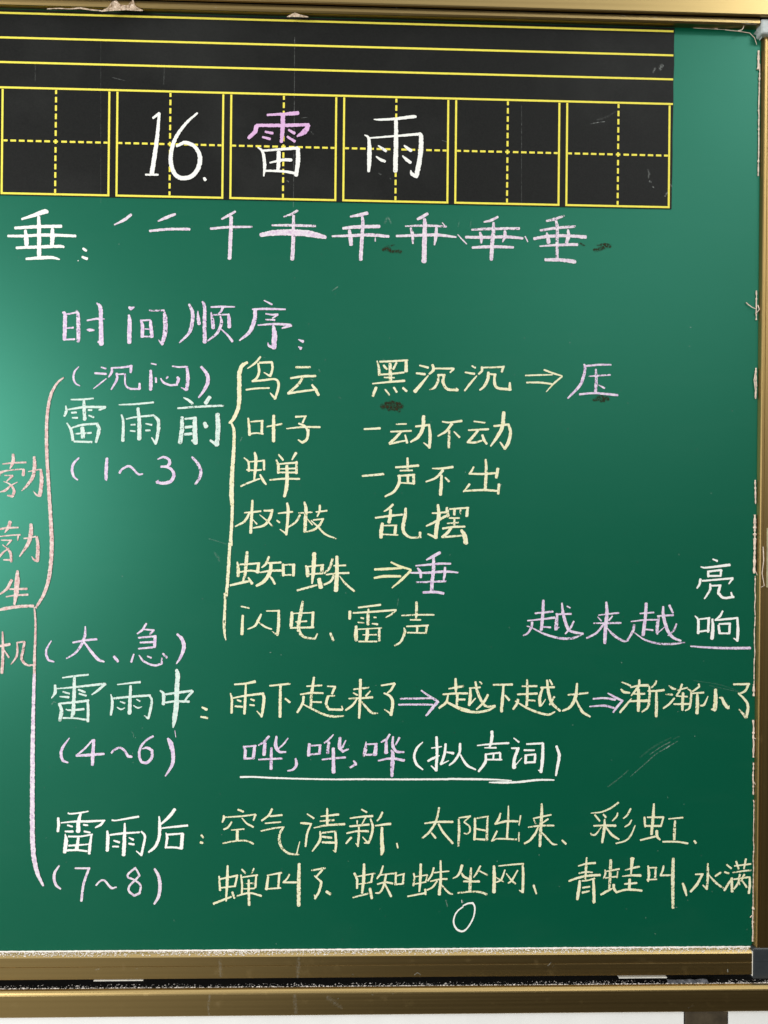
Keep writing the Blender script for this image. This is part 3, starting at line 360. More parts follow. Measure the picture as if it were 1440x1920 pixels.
W('spider_web_row','after','cream',840,1605,8,"210,140,48 185,230,44 140,300,30 75,335,18/200,255,26 240,310,44 310,345,34/485,150,30 440,240,34 385,320,22/475,225,22 590,285,30/235,380,30 470,382,38/345,180,36 335,350,54 328,520,54/150,555,30 320,535,30 480,540,36 580,575,44/690,150,40 695,320,62 690,545,56/760,150,20 950,130,28 1135,115,28/1120,120,36 1128,300,46 1120,545,46/1120,540,36 1070,515,18/855,210,26 800,350,34 725,395,22/720,320,16 830,385,22/1045,215,24 960,360,34 900,410,22/875,265,18 950,360,36 1010,415,34/1285,440,36 1325,565,30")
W('spider_web_row','after','white',840,1605,8,"225,745,20 300,712,28 370,705,32 400,760,28 395,870,24 360,970,24 290,1080,24 215,1130,32 130,1095,34 85,1000,28 100,900,24 150,820,24 235,755,22/205,660,8 210,700,10")
W('frog_row','after','cream',1060,1600,8,"320,65,28 310,230,44 300,400,36/195,190,20 320,155,32 450,145,36/205,300,28 300,280,30 405,285,26/55,415,34 200,365,36 350,335,40 520,325,44/215,410,36 205,520,54 180,690,46/250,415,24 340,405,24 440,375,28/420,390,34 428,550,50 432,735,44/430,740,40 405,710,14 /260,515,28 365,500,32/255,590,36 360,565,24/595,250,28 600,310,38 575,375,24/620,270,22 810,235,30/785,275,24 775,365,26/600,370,20 780,345,28/680,100,48 675,300,58 660,530,40/535,620,38 620,570,40 700,530,24/725,470,44 730,530,44 770,590,34/770,585,32 880,550,34 1000,545,38 1150,560,36/1005,75,66 995,180,50 985,310,22/900,250,20 1010,220,34 1110,200,36/855,345,16 990,330,36 1130,335,46/965,390,44 960,530,44/890,460,28 1070,445,36")
W('frog_row','after','cream',1200,1600,6.545,"100,155,24 110,250,40 100,345,22/110,178,18 205,175,20/195,180,28 185,295,32/85,325,20 205,318,20/290,155,28 275,220,28 250,270,24/250,270,28 380,268,26/408,65,40 402,300,54 405,672,40/525,370,32 550,440,40 572,520,22/680,258,20 775,255,24/765,260,30 700,380,40 620,470,30/832,125,24 832,280,38 820,440,30/820,440,26 770,390,18/845,265,18 930,360,34 1025,430,26/990,235,26 925,280,26/1065,140,24 1120,185,28/1040,230,26 1090,245,26/1035,455,28 1080,380,32 1130,300,20/1125,305,34 1130,470,38/1160,155,18 1360,130,24/1180,100,28 1210,190,28/1300,70,30 1275,190,22/1140,235,20 1360,205,26/1150,320,20 1350,290,24/1345,290,26 1348,390,34 1335,490,32/1225,260,28 1200,370,32 1150,440,24/1205,320,14 1225,385,16/1280,260,30 1240,340,24/1250,330,18 1310,415,30")
def split_corners(pts, limit=58):
    """a sharp turn ends one pull of the chalk and starts the next"""
    runs, cur = [], [pts[0]]
    for i in range(1, len(pts)):
        cur.append(pts[i])
        if i < len(pts)-1:
            a = Vector((pts[i][0]-pts[i-1][0], pts[i][1]-pts[i-1][1])); b = Vector((pts[i+1][0]-pts[i][0], pts[i+1][1]-pts[i][1]))
            if a.length > 1e-6 and b.length > 1e-6 and math.degrees(a.angle(b)) > limit:
                runs.append(cur); cur = [pts[i]]
    runs.append(cur); return runs
def smooth_run(pts, step=1.1):
    P = [Vector(p) for p in pts]
    P = [P[0]*2-P[1]] + P + [P[-1]*2-P[-2]]
    P[0].z = pts[0][2]; P[-1].z = pts[-1][2]
    res = []
    for i in range(1, len(P)-2):
        L = (P[i+1].xy-P[i].xy).length
        n = max(2, int(L/step))
        for k in range(n):
            t = k/n
            p0,p1,p2,p3 = P[i-1],P[i],P[i+1],P[i+2]
            q = 0.5*((2*p1)+(p2-p0)*t+(2*p0-5*p1+4*p2-p3)*t*t+(3*p1-p0-3*p2+p3)*t**3)
            q.z = p1.z+(p2.z-p1.z)*t
            res.append(q)
    res.append(P[-2].copy()); return res
def ribbon(acc, pts, depth, slot, dry, jitter=0.10, tip=0.0):
    V, Fc, U, Fm = acc
    c = smooth_run(pts)
    sd = random.random()*100
    n = len(c); base = len(V)
    tang = []
    for i in range(n):
        a, b = c[max(0,i-1)], c[min(n-1,i+1)]
        d = (b.xy-a.xy); d = d.normalized() if d.length > 1e-9 else Vector((1,0)); tang.append(d)
    rows = []
    # rounded, slightly uneven ends
    h0, h1 = c[0].z/2, c[-1].z/2
    for k in (1.0, 0.8, 0.45): rows.append((c[0].xy - tang[0]*h0*k*0.55, tang[0], h0*math.sqrt(max(0.03,1-k*k))*0.98))
    for i in range(n): rows.append((c[i].xy, tang[i], c[i].z/2))
    for k in (0.45, 0.8, 1.0): rows.append((c[-1].xy + tang[-1]*h1*k*0.55, tang[-1], h1*math.sqrt(max(0.03,1-k*k))*0.98))
    m = len(rows)
    for i, (p, t, h) in enumerate(rows):
        nrm = Vector((-t.y, t.x))
        ja = 1 + jitter*(mnoise.noise(Vector((i*0.23, sd, 0)))*1.3 + 0.6*mnoise.noise(Vector((i*0.9, sd, 5))))
        jb = 1 + jitter*(mnoise.noise(Vector((i*0.23, sd, 9)))*1.3 + 0.6*mnoise.noise(Vector((i*0.9, sd, 14))))
        l = p + nrm*h*ja; r = p - nrm*h*jb
        mid = p
        dd = dry
        if i > m-8: dd = dry + tip*(i-(m-8))/8
        for q, uvv in ((l, 0.0), (mid, 0.5), (r, 1.0)):
            V.append(at(q.x, q.y, depth)); U.append((dd, uvv))
    for i in range(m-1):
        for k in range(2):
            a = base+i*3+k
            Fc.append((a, a+1, a+4, a+3)); Fm.append(slot)
def chalk_obj(name, key, parent, base_depth, label):
    acc = ([], [], [], []); slots = []
    k = 0
    for colour, pts in STROKES[key]:
        if colour not in slots: slots.append(colour)
        dry = random.choice((0.05,0.08,0.12,0.17,0.22,0.27)) if colour not in ('rose','mint','white') else random.choice((0.08,0.12,0.17,0.22)) if colour != 'white' else random.choice((0.02,0.05,0.1,0.16))
        if key == 'outline_brace': dry = 0.18
        for run in split_corners(pts):
            ribbon(acc, run, base_depth - k*8e-6, slots.index(colour), dry, tip=random.choice((0,0,0.1,0.25)))
            k += 1
    o = mesh_obj(name, acc[0], acc[1], [M[s] for s in slots], parent, acc[2], acc[3])
    o['label'] = label
    return o
def smears(name, parent, depth, rows, m, label=None):
    acc = ([], [], [], [])
    for k, (strength, pts) in enumerate(rows):
        c = len(acc[0])
        ribbon(acc, pts, depth - k*8e-6, 0, strength, 0.35)
    o = mesh_obj(name, acc[0], acc[1], m, parent, acc[2])
    if label: o['label'] = label
    if len(rows) > 4: o['kind'] = 'stuff'
    return o

# ------------------------------------------------------------------ wall behind
XL = -0.95                                       # the boards run on past the left of the picture
XR = xc(1417.2, 0, 960)                          # right edge of the green panel
v, f = box(-2.2, 2.6, 0.045, 0.14, 0.0, 3.0)
wall = tag(mesh_obj('wall', v, f, M['wall']), None, None, 'structure')

D1, DB, D2 = -0.012, -0.0072, -0.0195                         # fronts of the sliding board's rails and of the outer frame's rails
# ------------------------------------------------------------------ sliding chalkboard
board = thing('sliding_chalkboard', 'green sliding chalkboard covered with coloured chalk writing in a gold metal edge', 'chalkboard', (0.4,0,zc(1779)))
ztop, zbot = zc(36.8), zc(1779.5)
# panel with rounded right corners
def rounded_panel(x0, x1, z0, z1, r, y0, y1, seg=8):
    ring = [(x0,z0)]
    ring += [(x1-r+r*math.cos(a), z0+r+r*math.sin(a)) for a in [-math.pi/2+math.pi/2*k/seg for k in range(seg+1)]]
    ring += [(x1-r+r*math.cos(a), z1-r+r*math.sin(a)) for a in [math.pi/2*k/seg for k in range(seg+1)]]
    ring += [(x0,z1)]
    m = len(ring)
    V = [(x,y0,z) for x,z in ring]+[(x,y1,z) for x,z in ring]
    Fc = [tuple(range(m)), tuple(range(m,2*m))[::-1]]
    Fc += [(i, m+i, m+(i+1)%m, (i+1)%m) for i in range(m)]
    return V, Fc
XTOP, XBOT = xc(1424.0,0,300), xc(1411.5,0,1740)
v, f = rounded_panel(XL, XR+0.0012, zbot-0.001, ztop+0.001, 0.009, 0.0, 0.008)
fix_normals(mesh_obj('writing_panel', v, f, M['board'], board))
# backing sheet behind the panel's rounded corners
v, f = box(XL, XR+0.02, 0.010, 0.022, zbot-0.03, ztop+0.02)
mesh_obj('backing', v, f, M['cap'], board)
xend_t, xend_b = xc(1425.5, D1, 45), xc(1410.0, DB, 1810)
zb = zbot
prof = [(0.009, zb), (0.0, zb), (-0.0022, zb-0.0006), (-0.0045, zb-0.0019), (-0.0062, zb-0.0034), (DB, zc(1792.3,DB)), (DB, zc(1808.2,DB)), (DB+0.0008, zc(1808.8,DB)),
        (DB+0.0008, zc(1809.6,DB)), (DB, zc(1810.2,DB)), (DB, zc(1832.0,DB)), (DB+0.0012, zc(1833.5,DB)), (0.009, zc(1833.5,DB))]
v, f = extrude(prof, XL, xend_b, n=1)
rail_b = fix_normals(mesh_obj('bottom_rail', v, f, M['gold'], board))
for a, b, py in ((175,268,1838.6),(1161,1251,1833.4)):
    z1 = zc(py-0.6, DB+0.001, (a+b)/2)
    v, f = box(xc(a,DB,1835), xc(b,DB,1835), DB+0.0006, 0.002, z1-0.0007, z1)
    mesh_obj('glide_strip', v, f, M['felt'], rail_b)
v, f = box(xend_b+0.0001, xend_b+0.0008, DB-0.0003, 0.004, zc(1835,DB), zc(1789,DB))
mesh_obj('end_trim', v, f, M['felt'], rail_b)
zt = ztop
prof = [(0.009, zt), (-0.0070, zt+0.0004), (-0.0105, zc(28.0,-0.0105)), (D1, zc(23.5,D1)), (D1, zc(18.5,D1)), (D1+0.0006, zc(17.6,D1)), (D1+0.0006, zc(14.2,D1)), (0.009, zc(14.2,D1))]
v, f = extrude(prof, XL, xend_t, n=1)
fix_normals(mesh_obj('top_rail', v, f, M['gold'], board))
# side rail: its inner cheek faces the room's left, its front runs out of the picture
xi = XR+0.0010
xf = xc(1427.3, D1, 960)
DS = -0.0062
xf = xc(1427.3, DS, 960)
prof = [(0.009, xi), (-0.0004, xi), (-0.0030, xi+(xf-xi)*0.30), (-0.0050, xi+(xf-xi)*0.62), (DS, xf), (DS, xf+0.0020), (DS+0.0008, xf+0.0024), (DS+0.0008, xf+0.0034), (DS, xf+0.0038), (DS, xf+0.036), (0.009, xf+0.036)]
zsb, zst = zc(1777,DS,1430), zc(64,DS,1434)
v, f = extrude(prof, zsb, zst, 'Z')
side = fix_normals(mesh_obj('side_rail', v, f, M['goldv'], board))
v, f = box(xc(1436.5,DS,1045), xc(1475,DS,1045), DS-0.0022, DS+0.0004, zc(1102,DS,1440), zc(990,DS,1440))
bevel(mesh_obj('latch_plate', v, f, M['latch'], side), 0.0012)
# corner caps
def cap(x0, x1, z0, z1, m, d):
    y0 = d-0.0006
    V, Fc = box(x0, x1, y0, 0.009, z0, z1)
    o = mesh_obj('corner_cap', V, Fc, m, board); bevel(o, 0.0022, 3); return o
cap(xc(1427.2,D1,50), xc(1478,D1,50), zc(63,D1,1434), zc(35,D1,1434), M['cap_pale'], D1)['label'] = 'pale grey upper corner cap'
cc = cap(xc(1411.2,DB,1805), xc(1462,DB,1805), zc(1836,DB,1420), zc(1777.8,DB,1430), M['cap'], DB); cc['label'] = 'dark grey lower corner cap'
v, f = box(xc(1412.5,DB,1805), xc(1460,DB,1805), DB-0.0012, DB+0.0001, zc(1801.5,DB,1420), zc(1799.6,DB,1420))
mesh_obj('ridge', v, f, M['cap'], cc)
# fillet wedges inside the two right corners
def wedge(px, py, up, m, r=0.006):
    p = at(px, py, -0.004)
    V, Fc = [], []
    seg = 6
    for y in (DB+0.0006, 0.006):
        V.append((p.x, y, p.z))
        for k in range(seg+1):
            a = math.pi/2*k/seg
            V.append((p.x - r*(1-math.sin(a)), y, p.z - up*r*(1-math.cos(a))))
    m_ = seg+2
    for k in range(1, seg+1):
        Fc += [(0,k,k+1), (m_,m_+k+1,m_+k), (k,m_+k,m_+k+1,k+1)]
    return fix_normals(mesh_obj('corner_gusset', V, Fc, m, board))
wedge(1427.0, 61, 1, M['cap_pale'], 0.008); wedge(1422.0, 1786, -1, M['cap_pale'], 0.0075)

# dried sealant along the right edge of the panel and a few loose threads
def tube(acc, pts, r0, r1, wob=0.0):
    V, Fc = acc
    base = len(V); n = len(pts); m = 6
    for i, p in enumerate(pts):
        a, b = Vector(pts[max(0,i-1)]), Vector(pts[min(n-1,i+1)])
        d = (b-a).normalized()
        u = d.cross(Vector((0,1,0)))
        u = u.normalized() if u.length > 1e-6 else Vector((1,0,0))
        q = d.cross(u)
        r = (r0+(r1-r0)*i/max(1,n-1))*(1+wob*mnoise.noise(Vector((i*0.7, r0*9e4, n))))
        for k in range(m):
            t = 2*math.pi*k/m
            V.append(Vector(p)+u*r*math.cos(t)+q*r*0.7*math.sin(t))
    for i in range(n-1):
        for k in range(m):
            Fc.append((base+i*m+k, base+i*m+(k+1)%m, base+(i+1)*m+(k+1)%m, base+(i+1)*m+k))
    Fc.append(tuple(range(base, base+m))[::-1]); Fc.append(tuple(range(base+(n-1)*m, base+n*m)))
acc = ([], [])
def edge_bead(pys, rr, off=0.0):
    pts = []
    n = max(2, int((pys[1]-pys[0])/3))
    for i in range(n+1):
        py = pys[0]+(pys[1]-pys[0])*i/n
        xx = 1424.6 - 0.00935*(py-300) + (1.2 if py > 1500 else 0)
        xx = xx + 1.3*mnoise.noise(Vector((py*0.05, 3, off))) + off
        pts.append(at(xx-0.8, py, -0.0012))
    tube(acc, pts, rr, rr, 1.4)
for a, b, r, off in ((95,130,0.0013,-3.5),(120,330,0.0008,-1.5),(545,600,0.0008,-3),(690,748,0.0011,-2.5),(900,945,0.0009,-1.5),(965,1075,0.0015,-2),(1080,1290,0.0006,-0.5),
                     (1283,1305,0.0013,-1),(1350,1420,0.0011,-0.5),(1430,1490,0.0008,-0.5),(1500,1700,0.0005,0),(1700,1765,0.0008,0)):
    edge_bead((a,b), r, off)
def thread(px, r=0.0006, d=-0.0016):
    tube(acc, [at(x, y, d-0.0004*i) for i, (x, y) in enumerate(px)], r, r*0.6)
thread([(1399,567),(1403,571),(1410,576),(1417,579)], 0.0007); thread([(1421,572),(1424,580),(1419,586),(1416,588)], 0.0007)
thread([(1418,690),(1414,712),(1418,745)], 0.0008); thread([(1416,1070),(1420,1078),(1428,1086)], 0.0005)
thread([(1431,1025),(1432,1050),(1429,1075),(1433,1098),(1427,1101)], 0.0006,-0.013)
thread([(1413,1383),(1418,1386)], 0.0006); thread([(1411,1462),(1417,1472)], 0.0006); thread([(1407,1720),(1410,1716)], 0.0007)
thread([(1412,1702),(1416,1706),(1418,1711)], 0.0012); thread([(1412,1728),(1417,1732)], 0.0007)
thread([(1384,58),(1391,56),(1394,52),(1395,48)], 0.0006,-0.0075); thread([(1340,54),(1346,54)], 0.0008,-0.0006)
thread([(1360,56),(1385,58.5),(1406,62),(1415,71),(1419,84)], 0.0006,-0.0004)
thread([(1300,52.5),(1330,54),(1365,56)], 0.0003,-0.0004)
fix_normals(mesh_obj('sealant_residue', acc[0], acc[1], M['glue'], board))['label'] = 'ragged peach strands of dried sealant'

# brown patches where glued magnets came off
RES = [[(1,[(718,468,9),(727,466,14),(732,470,10)]),(1,[(733,461,3),(739,459,3)]),(1,[(733,472,6),(742,471,9),(752,472,8)])],
       [(1,[(1114,469,8),(1125,467,9),(1134,461,12),(1144,462,9)]),(1,[(1120,460,5),(1132,458,6),(1142,459,5)]),(1,[(1088,456,3),(1093,459,4),(1097,461,2)])],
       [(1,[(716,762,12),(728,761,16),(742,761,18),(754,763,12)]),(1,[(722,755,6),(735,754,8),(750,757,7)]),(1,[(728,768,7),(742,767,8),(749,771,7)])],
       [(1,[(1113,750,7),(1124,748,10),(1138,747,9),(1141,750,6)]),(1,[(1120,744,5),(1130,743,6)]),(1,[(1126,753,5),(1133,752,6)])]]
for r in RES: smears('glue_patch', board, -0.00025, r, M['residue'], 'dried brown glue patch')
# faint wiped chalk and stray flecks
SM = [(0.50,[(1218,1415,2),(1240,1400,2.5),(1257,1391,2)]),(0.45,[(1182,1456,1.6),(1205,1436,2),(1230,1414,2.4),(1250,1402,2.6),(1270,1390,2)]),(0.9,[(1249,1403,3),(1256,1398,3)]),
      (0.3,[(1140,1475,3),(1165,1456,3),(1178,1444,2)]),(0.10,[(1200,1420,4),(1228,1399,5),(1258,1383,3)]),(0.25,[(1262,1386,1.2),(1275,1380,1.4)]),(0.16,[(1300,1276,1.5),(1350,1284,2),(1395,1300,1.5)]),(0.2,[(1330,1285,2),(1360,1292,2),(1388,1298,2)]),
      (0.35,[(722,418,5),(727,408,5),(733,418,4)]),(0.3,[(859,425,2),(861,415,2)]),(0.3,[(882,426,2),(883,415,2)]),(0.5,[(623,545,2),(633,538,2.5)]),(0.4,[(747,1123,2),(745,1136,2)]),
      (0.3,[(391,1010,2),(405,1014,2),(424,1020,2.5)]),(0.2,[(402,1036,5),(409,1046,6),(411,1052,4)]),(0.4,[(450,828,2),(454,820,2)]),(0.5,[(836,1688,3),(839,1700,2.5)]),(0.5,[(867,1687,2),(869,1692,2)]),
      (0.6,[(598,693,2.5),(600,697,2.5)]),(0.6,[(635,744,2),(639,747,2.5)]),(0.5,[(583,711,2),(587,713,2)]),
      (0.35,[(246,1371,1.5),(250,1376,2),(250,1382,1.5)]),
      (0.5,[(105,1317,1.5),(100,1316,2.5),(97,1321,3)])]
smears('chalk_smudge', board, -0.00015, SM, M['smear'], 'faint wiped chalk')
rf = random.Random(3)
fl = []
for i in range(230):
    x, y = rf.uniform(4,1405), rf.uniform(400,1770)
    a = rf.uniform(0,6.3); l = rf.uniform(0.6,2.4)
    fl.append((rf.uniform(0.25,1.0), [(x,y,rf.uniform(0.7,1.9)),(x+l*math.cos(a),y+l*math.sin(a),rf.uniform(0.6,1.6))]))
smears('chalk_fleck', board, -0.0002, fl, M['smear'], 'stray chalk flecks')

LAB = {'key_character':'white chalk 垂 with colon','stroke_steps':'pale pink chalk stroke order of 垂','order_heading':'lilac chalk heading 时间顺序','before_note':'lilac chalk (沉闷)','before_storm':'scuffed white chalk 雷雨前',
 'before_range':'lilac chalk (1~3)','cloud_row':'cream chalk 乌云 黑沉沉','press_note':'yellow arrow and lilac chalk 压','leaf_row':'cream chalk 叶子 一动不动','cicada_row':'cream chalk 蝉 一声不出','branch_row':'cream chalk 树枝 乱摆',
 'spider_row':'cream and lilac chalk 蜘蛛 ⇒ 垂','lightning_row':'cream chalk 闪电、雷声','list_brace':'tall cream chalk brace','outline_brace':'tall rose chalk brace','vigour_words':'rose chalk 勃勃生机','heavy_note':'lilac chalk (大、急)',
 'growing_note':'lilac and white chalk 越来越 亮 响','during_storm':'scuffed white chalk 雷雨中','during_range':'lilac chalk (4~6)','rain_start_row':'cream chalk 雨下起来了 ⇒ 越下越大 ⇒ 渐渐小了','rain_sound_row':'underlined chalk 哗，哗，哗(拟声词)',
 'after_storm':'white chalk 雷雨后','after_range':'pale pink chalk (7~8)','clear_air_row':'cream chalk 空气清新','sunshine_row':'cream chalk 太阳出来','rainbow_row':'cream chalk 彩虹','cicada_calls_row':'cream chalk 蝉叫了','spider_web_row':'cream chalk 蜘蛛坐网 with a loop below','frog_row':'cream chalk 青蛙叫、水满'}
def mean(p, k): return sum(q[k] for q in p)/len(p)
def cut_x(*xs): return lambda c, p: sum(mean(p,0) > x for x in xs)
SPLIT = {'cloud_row':(cut_x(650),('乌云','黑沉沉')), 'leaf_row':(cut_x(650),('叶子','一动不动')), 'cicada_row':(cut_x(650),('蝉','一声不出')), 'branch_row':(cut_x(670),('树枝','乱摆')),
 'press_note':(lambda c,p: c == 'lilac',('=yellow double arrow','lilac chalk 压')), 'spider_row':(lambda c,p: ('cream','yellowc','lilac').index(c),('蜘蛛','=yellow double arrow','lilac chalk 垂')),
 'lightning_row':(cut_x(640),('闪电、','雷声')),
 'growing_note':(lambda c,p: 2 if mean(p,1) > 1206 and mean(p,0) > 1290 else (c == 'white')*1,('lilac chalk 越来越','white chalk 亮 over 响','_lilac underline')),
 'rain_start_row':(lambda c,p: (0 if mean(p,0) < 790 else 2 if mean(p,0) < 1115 else 4) if c == 'cream' else (1 if mean(p,0) < 1000 else 3),('雨下起来了','=lilac double arrow','越下越大','=lilac double arrow','渐渐小了')),
 'rain_sound_row':(lambda c,p: 0 if c == 'lilac' else 2 if mean(p,1) > 1450 else 1,('lilac chalk 哗，哗，哗','white chalk (拟声词)','_white underline')),
 'spider_web_row':(lambda c,p: (c == 'white')*1,('蜘蛛坐网','@white chalk loop')),
 'stroke_steps':(cut_x(255,375,478,612,733,865,995),tuple('pale pink chalk stroke step '+s for s in ('丿','of two strokes','千','of four strokes','of five strokes','of six strokes','of seven strokes','垂')))}
for key in LAB:
    if key in SPLIT:
        fn, labs = SPLIT[key]
        for q, lab in enumerate(labs):
            STROKES[key+str(q)] = [(c,p) for c,p in STROKES[key] if int(fn(c,p)) == q]
            nm = {'=':'chalk_arrow','_':'chalk_underline','@':'chalk_loop'}.get(lab[0], 'chalk_word')
            lab = lab.lstrip('=_@')
            chalk_obj(nm, key+str(q), board, -0.0004, lab if 'chalk' in lab or nm != 'chalk_word' else 'cream chalk '+lab)
    else:
        chalk_obj('chalk_brace' if 'brace' in key else 'chalk_word', key, board, -0.0004 - (0.0003 if 'brace' in key else 0), LAB[key])

# ------------------------------------------------------------------ black grid strip stuck along the board's top
G, GAP = 0.13, 0.0099
TS = 0.0008
strip = thing('writing_grid_strip', 'black strip with yellow ruled lines and dashed squares stuck across the top of the board', 'grid strip', (0.4,0,TOPZ-G-0.004))
xs1 = xc(1264.0, -TS, 120); zs1 = ztop-0.0006; zs0 = zc(389.8, -TS, 1150)
V, Fc = [], []
NX, NZ = 120, 10
for k, dep in enumerate((-TS, -0.0001)):
    for i in range(NX+1):
        for j in range(NZ+1):
            t = i/NX; x = XL+(xs1-XL)*t; z = zs0+(zs1-zs0)*j/NZ
            if i == NX: x += -0.0016*(1-j/NZ) + 0.0008*mnoise.noise(Vector((j*0.8,1,2)))
            V.append((x, dep, z))
H = (NX+1)*(NZ+1)
for i in range(NX):
    for j in range(NZ):
        a = i*(NZ+1)+j
        Fc.append((a, a+1, a+NZ+2, a+NZ+1)); Fc.append((H+a, H+a+NZ+1, H+a+NZ+2, H+a+1))
for i in range(NX):
    for j in (0, NZ):
        a = i*(NZ+1)+j; Fc.append((a, a+NZ+1, H+a+NZ+1, H+a))
for j in range(NZ):
    a = NX*(NZ+1)+j; Fc.append((a, a+1, H+a+1, H+a))
fix_normals(mesh_obj('black_sheet', V, Fc, M['strip'], strip))
LW = 0.0024
def bar(acc, x0, z0, x1, z1, d=-TS-0.0002):
    """a printed line from (x0,z0) to (x1,z1), axis aligned, with a hair of thickness"""
    V, Fc = acc
    h = LW/2
    if abs(x1-x0) > abs(z1-z0): b = box(min(x0,x1), max(x0,x1), d, -TS+0.0001, z0-h, z0+h)
    else: b = box(x0-h, x0+h, d, -TS+0.0001, min(z0,z1), max(z0,z1))
    n = len(V); V += b[0]; Fc += [tuple(i+n for i in q) for q in b[1]]
for k in range(4):
    acc = ([], []); z = TOPZ + (0.0919-0.0303*k if k < 3 else 0.0002)
    bar(acc, XL+0.002, z, xs1-0.0012, z)
    mesh_obj('ruled_line', acc[0], acc[1], M['yellow'], strip)
for k in range(-4, 6):
    if k < 0: continue
    x = k*(G+GAP); acc = ([], []); h = LW/2
    bar(acc, x, TOPZ-h-0.0005, x, TOPZ-G-h); bar(acc, x+G, TOPZ-h-0.0005, x+G, TOPZ-G-h)
    bar(acc, x+h+0.0001, TOPZ-G, x+G-h-0.0001, TOPZ-G)
    sq = mesh_obj('grid_square', acc[0], acc[1], M['yellow'], strip)
    acc = ([], []); xm, zm = x+G/2, TOPZ-G/2
    per, dash = G/12.6, G/12.6*0.66
    bar(acc, xm-dash*0.4, zm, xm+dash*0.4, zm); bar(acc, xm, zm-dash*0.4, xm, zm+dash*0.4, -TS-0.00024)
    for q in range(1, 7):
        for s in (-1, 1):
            a, b = s*(q*per-dash/2), s*(q*per+dash/2)
            lim = G/2-h-0.0004
            a = max(-lim, min(lim, a)); b = max(-lim, min(lim, b))
            if abs(b-a) > 0.001:
                bar(acc, xm+a, zm, xm+b, zm); bar(acc, xm, zm+a, xm, zm+b)
    mesh_obj('dashed_cross', acc[0], acc[1], M['yellow'], sq)
smears('crease', strip, -TS-0.00005, [(0.33,[(552.5,70,1.6),(551.5,240,1.6),(550,388,1.6)]),(0.25,[(66,122,1.4),(66,152,1.6)]),(0.2,[(308,128,1.4),(307,158,1.4)]),(0.2,[(978,195,1.4),(978,390,1.4)]),(0.12,[(189,70,1.4),(189,380,1.4)])], M['smear'])
smears('chalk_smudge', strip, -TS-0.0001, [(0.55,[(1237,130,7),(1240,124,9),(1243,123,6)]),(0.4,[(1225,136,4),(1228,128,5)]),(0.6,[(1108,232,2),(1119,230,2.6),(1134,228,1.6)]),(0.10,[(1120,225,6),(1140,218,6),(1155,208,4)]),
   (0.4,[(1215,318,4),(1217,326,5),(1216,334,3)]),(0.7,[(1218,340,5),(1221,342,4)]),(0.4,[(1224,350,4),(1226,352,3)]),(0.6,[(1247,368,3),(1250,363,5),(1252,360,3)]),(0.4,[(1256,345,2),(1260,350,3)]),
   (0.3,[(210,145,1.5),(233,151,1.5)]),(0.3,[(565,221,1.2),(576,220,1.5)]),(0.5,[(829,263,1.5),(837,266,1.5)]),(0.5,[(583,247,2),(588,252,1.5)]),(0.35,[(710,326,5),(714,327,4)]),(0.4,[(731,334,2),(733,336,2)]),
   (0.6,[(538,339,2.5),(541,341,2.5)])], M['smear'], 'faint chalk smudges')
chalk_obj('chalk_word', 'title_number', strip, -TS-0.0008, 'white chalk number 16.')
for q, lab in enumerate(('pink and white chalk 雷', 'white chalk 雨')):
    STROKES['title'+str(q)] = [(c,p) for c,p in STROKES['title_word'] if (mean(p,0) > 640) == bool(q)]
    chalk_obj('chalk_word', 'title'+str(q), strip, -TS-0.0008, lab)

# ------------------------------------------------------------------ outer frame the board slides in
frame = thing('outer_frame', 'gold metal frame rails above and below the green sliding board', 'frame', (0.4,0.02,zc(1904,D2)))
zl = zc(1903.4, D2)
LIP = zc(1848.6,-0.0100)
prof = [(-0.0100, LIP), (-0.0135, zc(1850.0,-0.0135)), (-0.0163, zc(1853.2,-0.0163)), (-0.0182, zc(1857.0,-0.0182)), (-0.0191, zc(1860.4,-0.0191)),
        (D2, zc(1863,D2)), (D2, zl+0.0012), (D2+0.001, zl), (-0.0100, zl)]
v, f = extrude(prof, XL-0.2, 1.6)
br = fix_normals(mesh_obj('bottom_rail', v, f, M['gold'], frame))
zfl = LIP-0.0045
v, f = box(XL-0.2, 1.6, -0.0098, 0.043, zl+0.0002, zfl)
mesh_obj('channel', v, f, M['channel_shade'], br)
DT = -0.0175
zu = zc(8.5, DT)
prof = [(DT, zu+0.0015), (DT+0.0008, zu), (DT+0.0035, zu), (DT+0.0035, zu+0.10), (DT, zu+0.10)]
v, f = extrude(prof, XL-0.2, 1.6)
tr = fix_normals(mesh_obj('top_rail', v, f, M['gold'], frame))
v, f = box(XL-0.2, 1.6, DT+0.0037, 0.043, zc(14.2,D1)+0.0040, zu+0.0998)
mesh_obj('channel', v, f, M['channel_shade'], tr)  # dark box behind the rail, its colour standing for the gap's shade

# ------------------------------------------------------------------ below the frame
zp = zl-0.0006
xa, xb = xc(1287,D2,1910), xc(1366,D2,1910)
def panel(x0, x1, label):
    v, f = box(x0, x1, D2+0.0035, 0.0445, 0.35, zp)
    return tag(bevel(mesh_obj('wall_panel', v, f, M['wall']), 0.0012), label, 'wall panel', group='white panels below the board')
panel(-2.0, xa-0.0012, 'white wall panel under the bottom rail, the wide one left of the brown post')
panel(xb+0.0012, 2.2, 'white wall panel under the bottom rail, right of the brown post')
v, f = box(xa, xb, D2+0.0022, 0.0445, 0.35, zp)
tag(bevel(mesh_obj('post', v, f, M['post']), 0.0008), 'dark brown post between white panels under the right end of the rail', 'post')

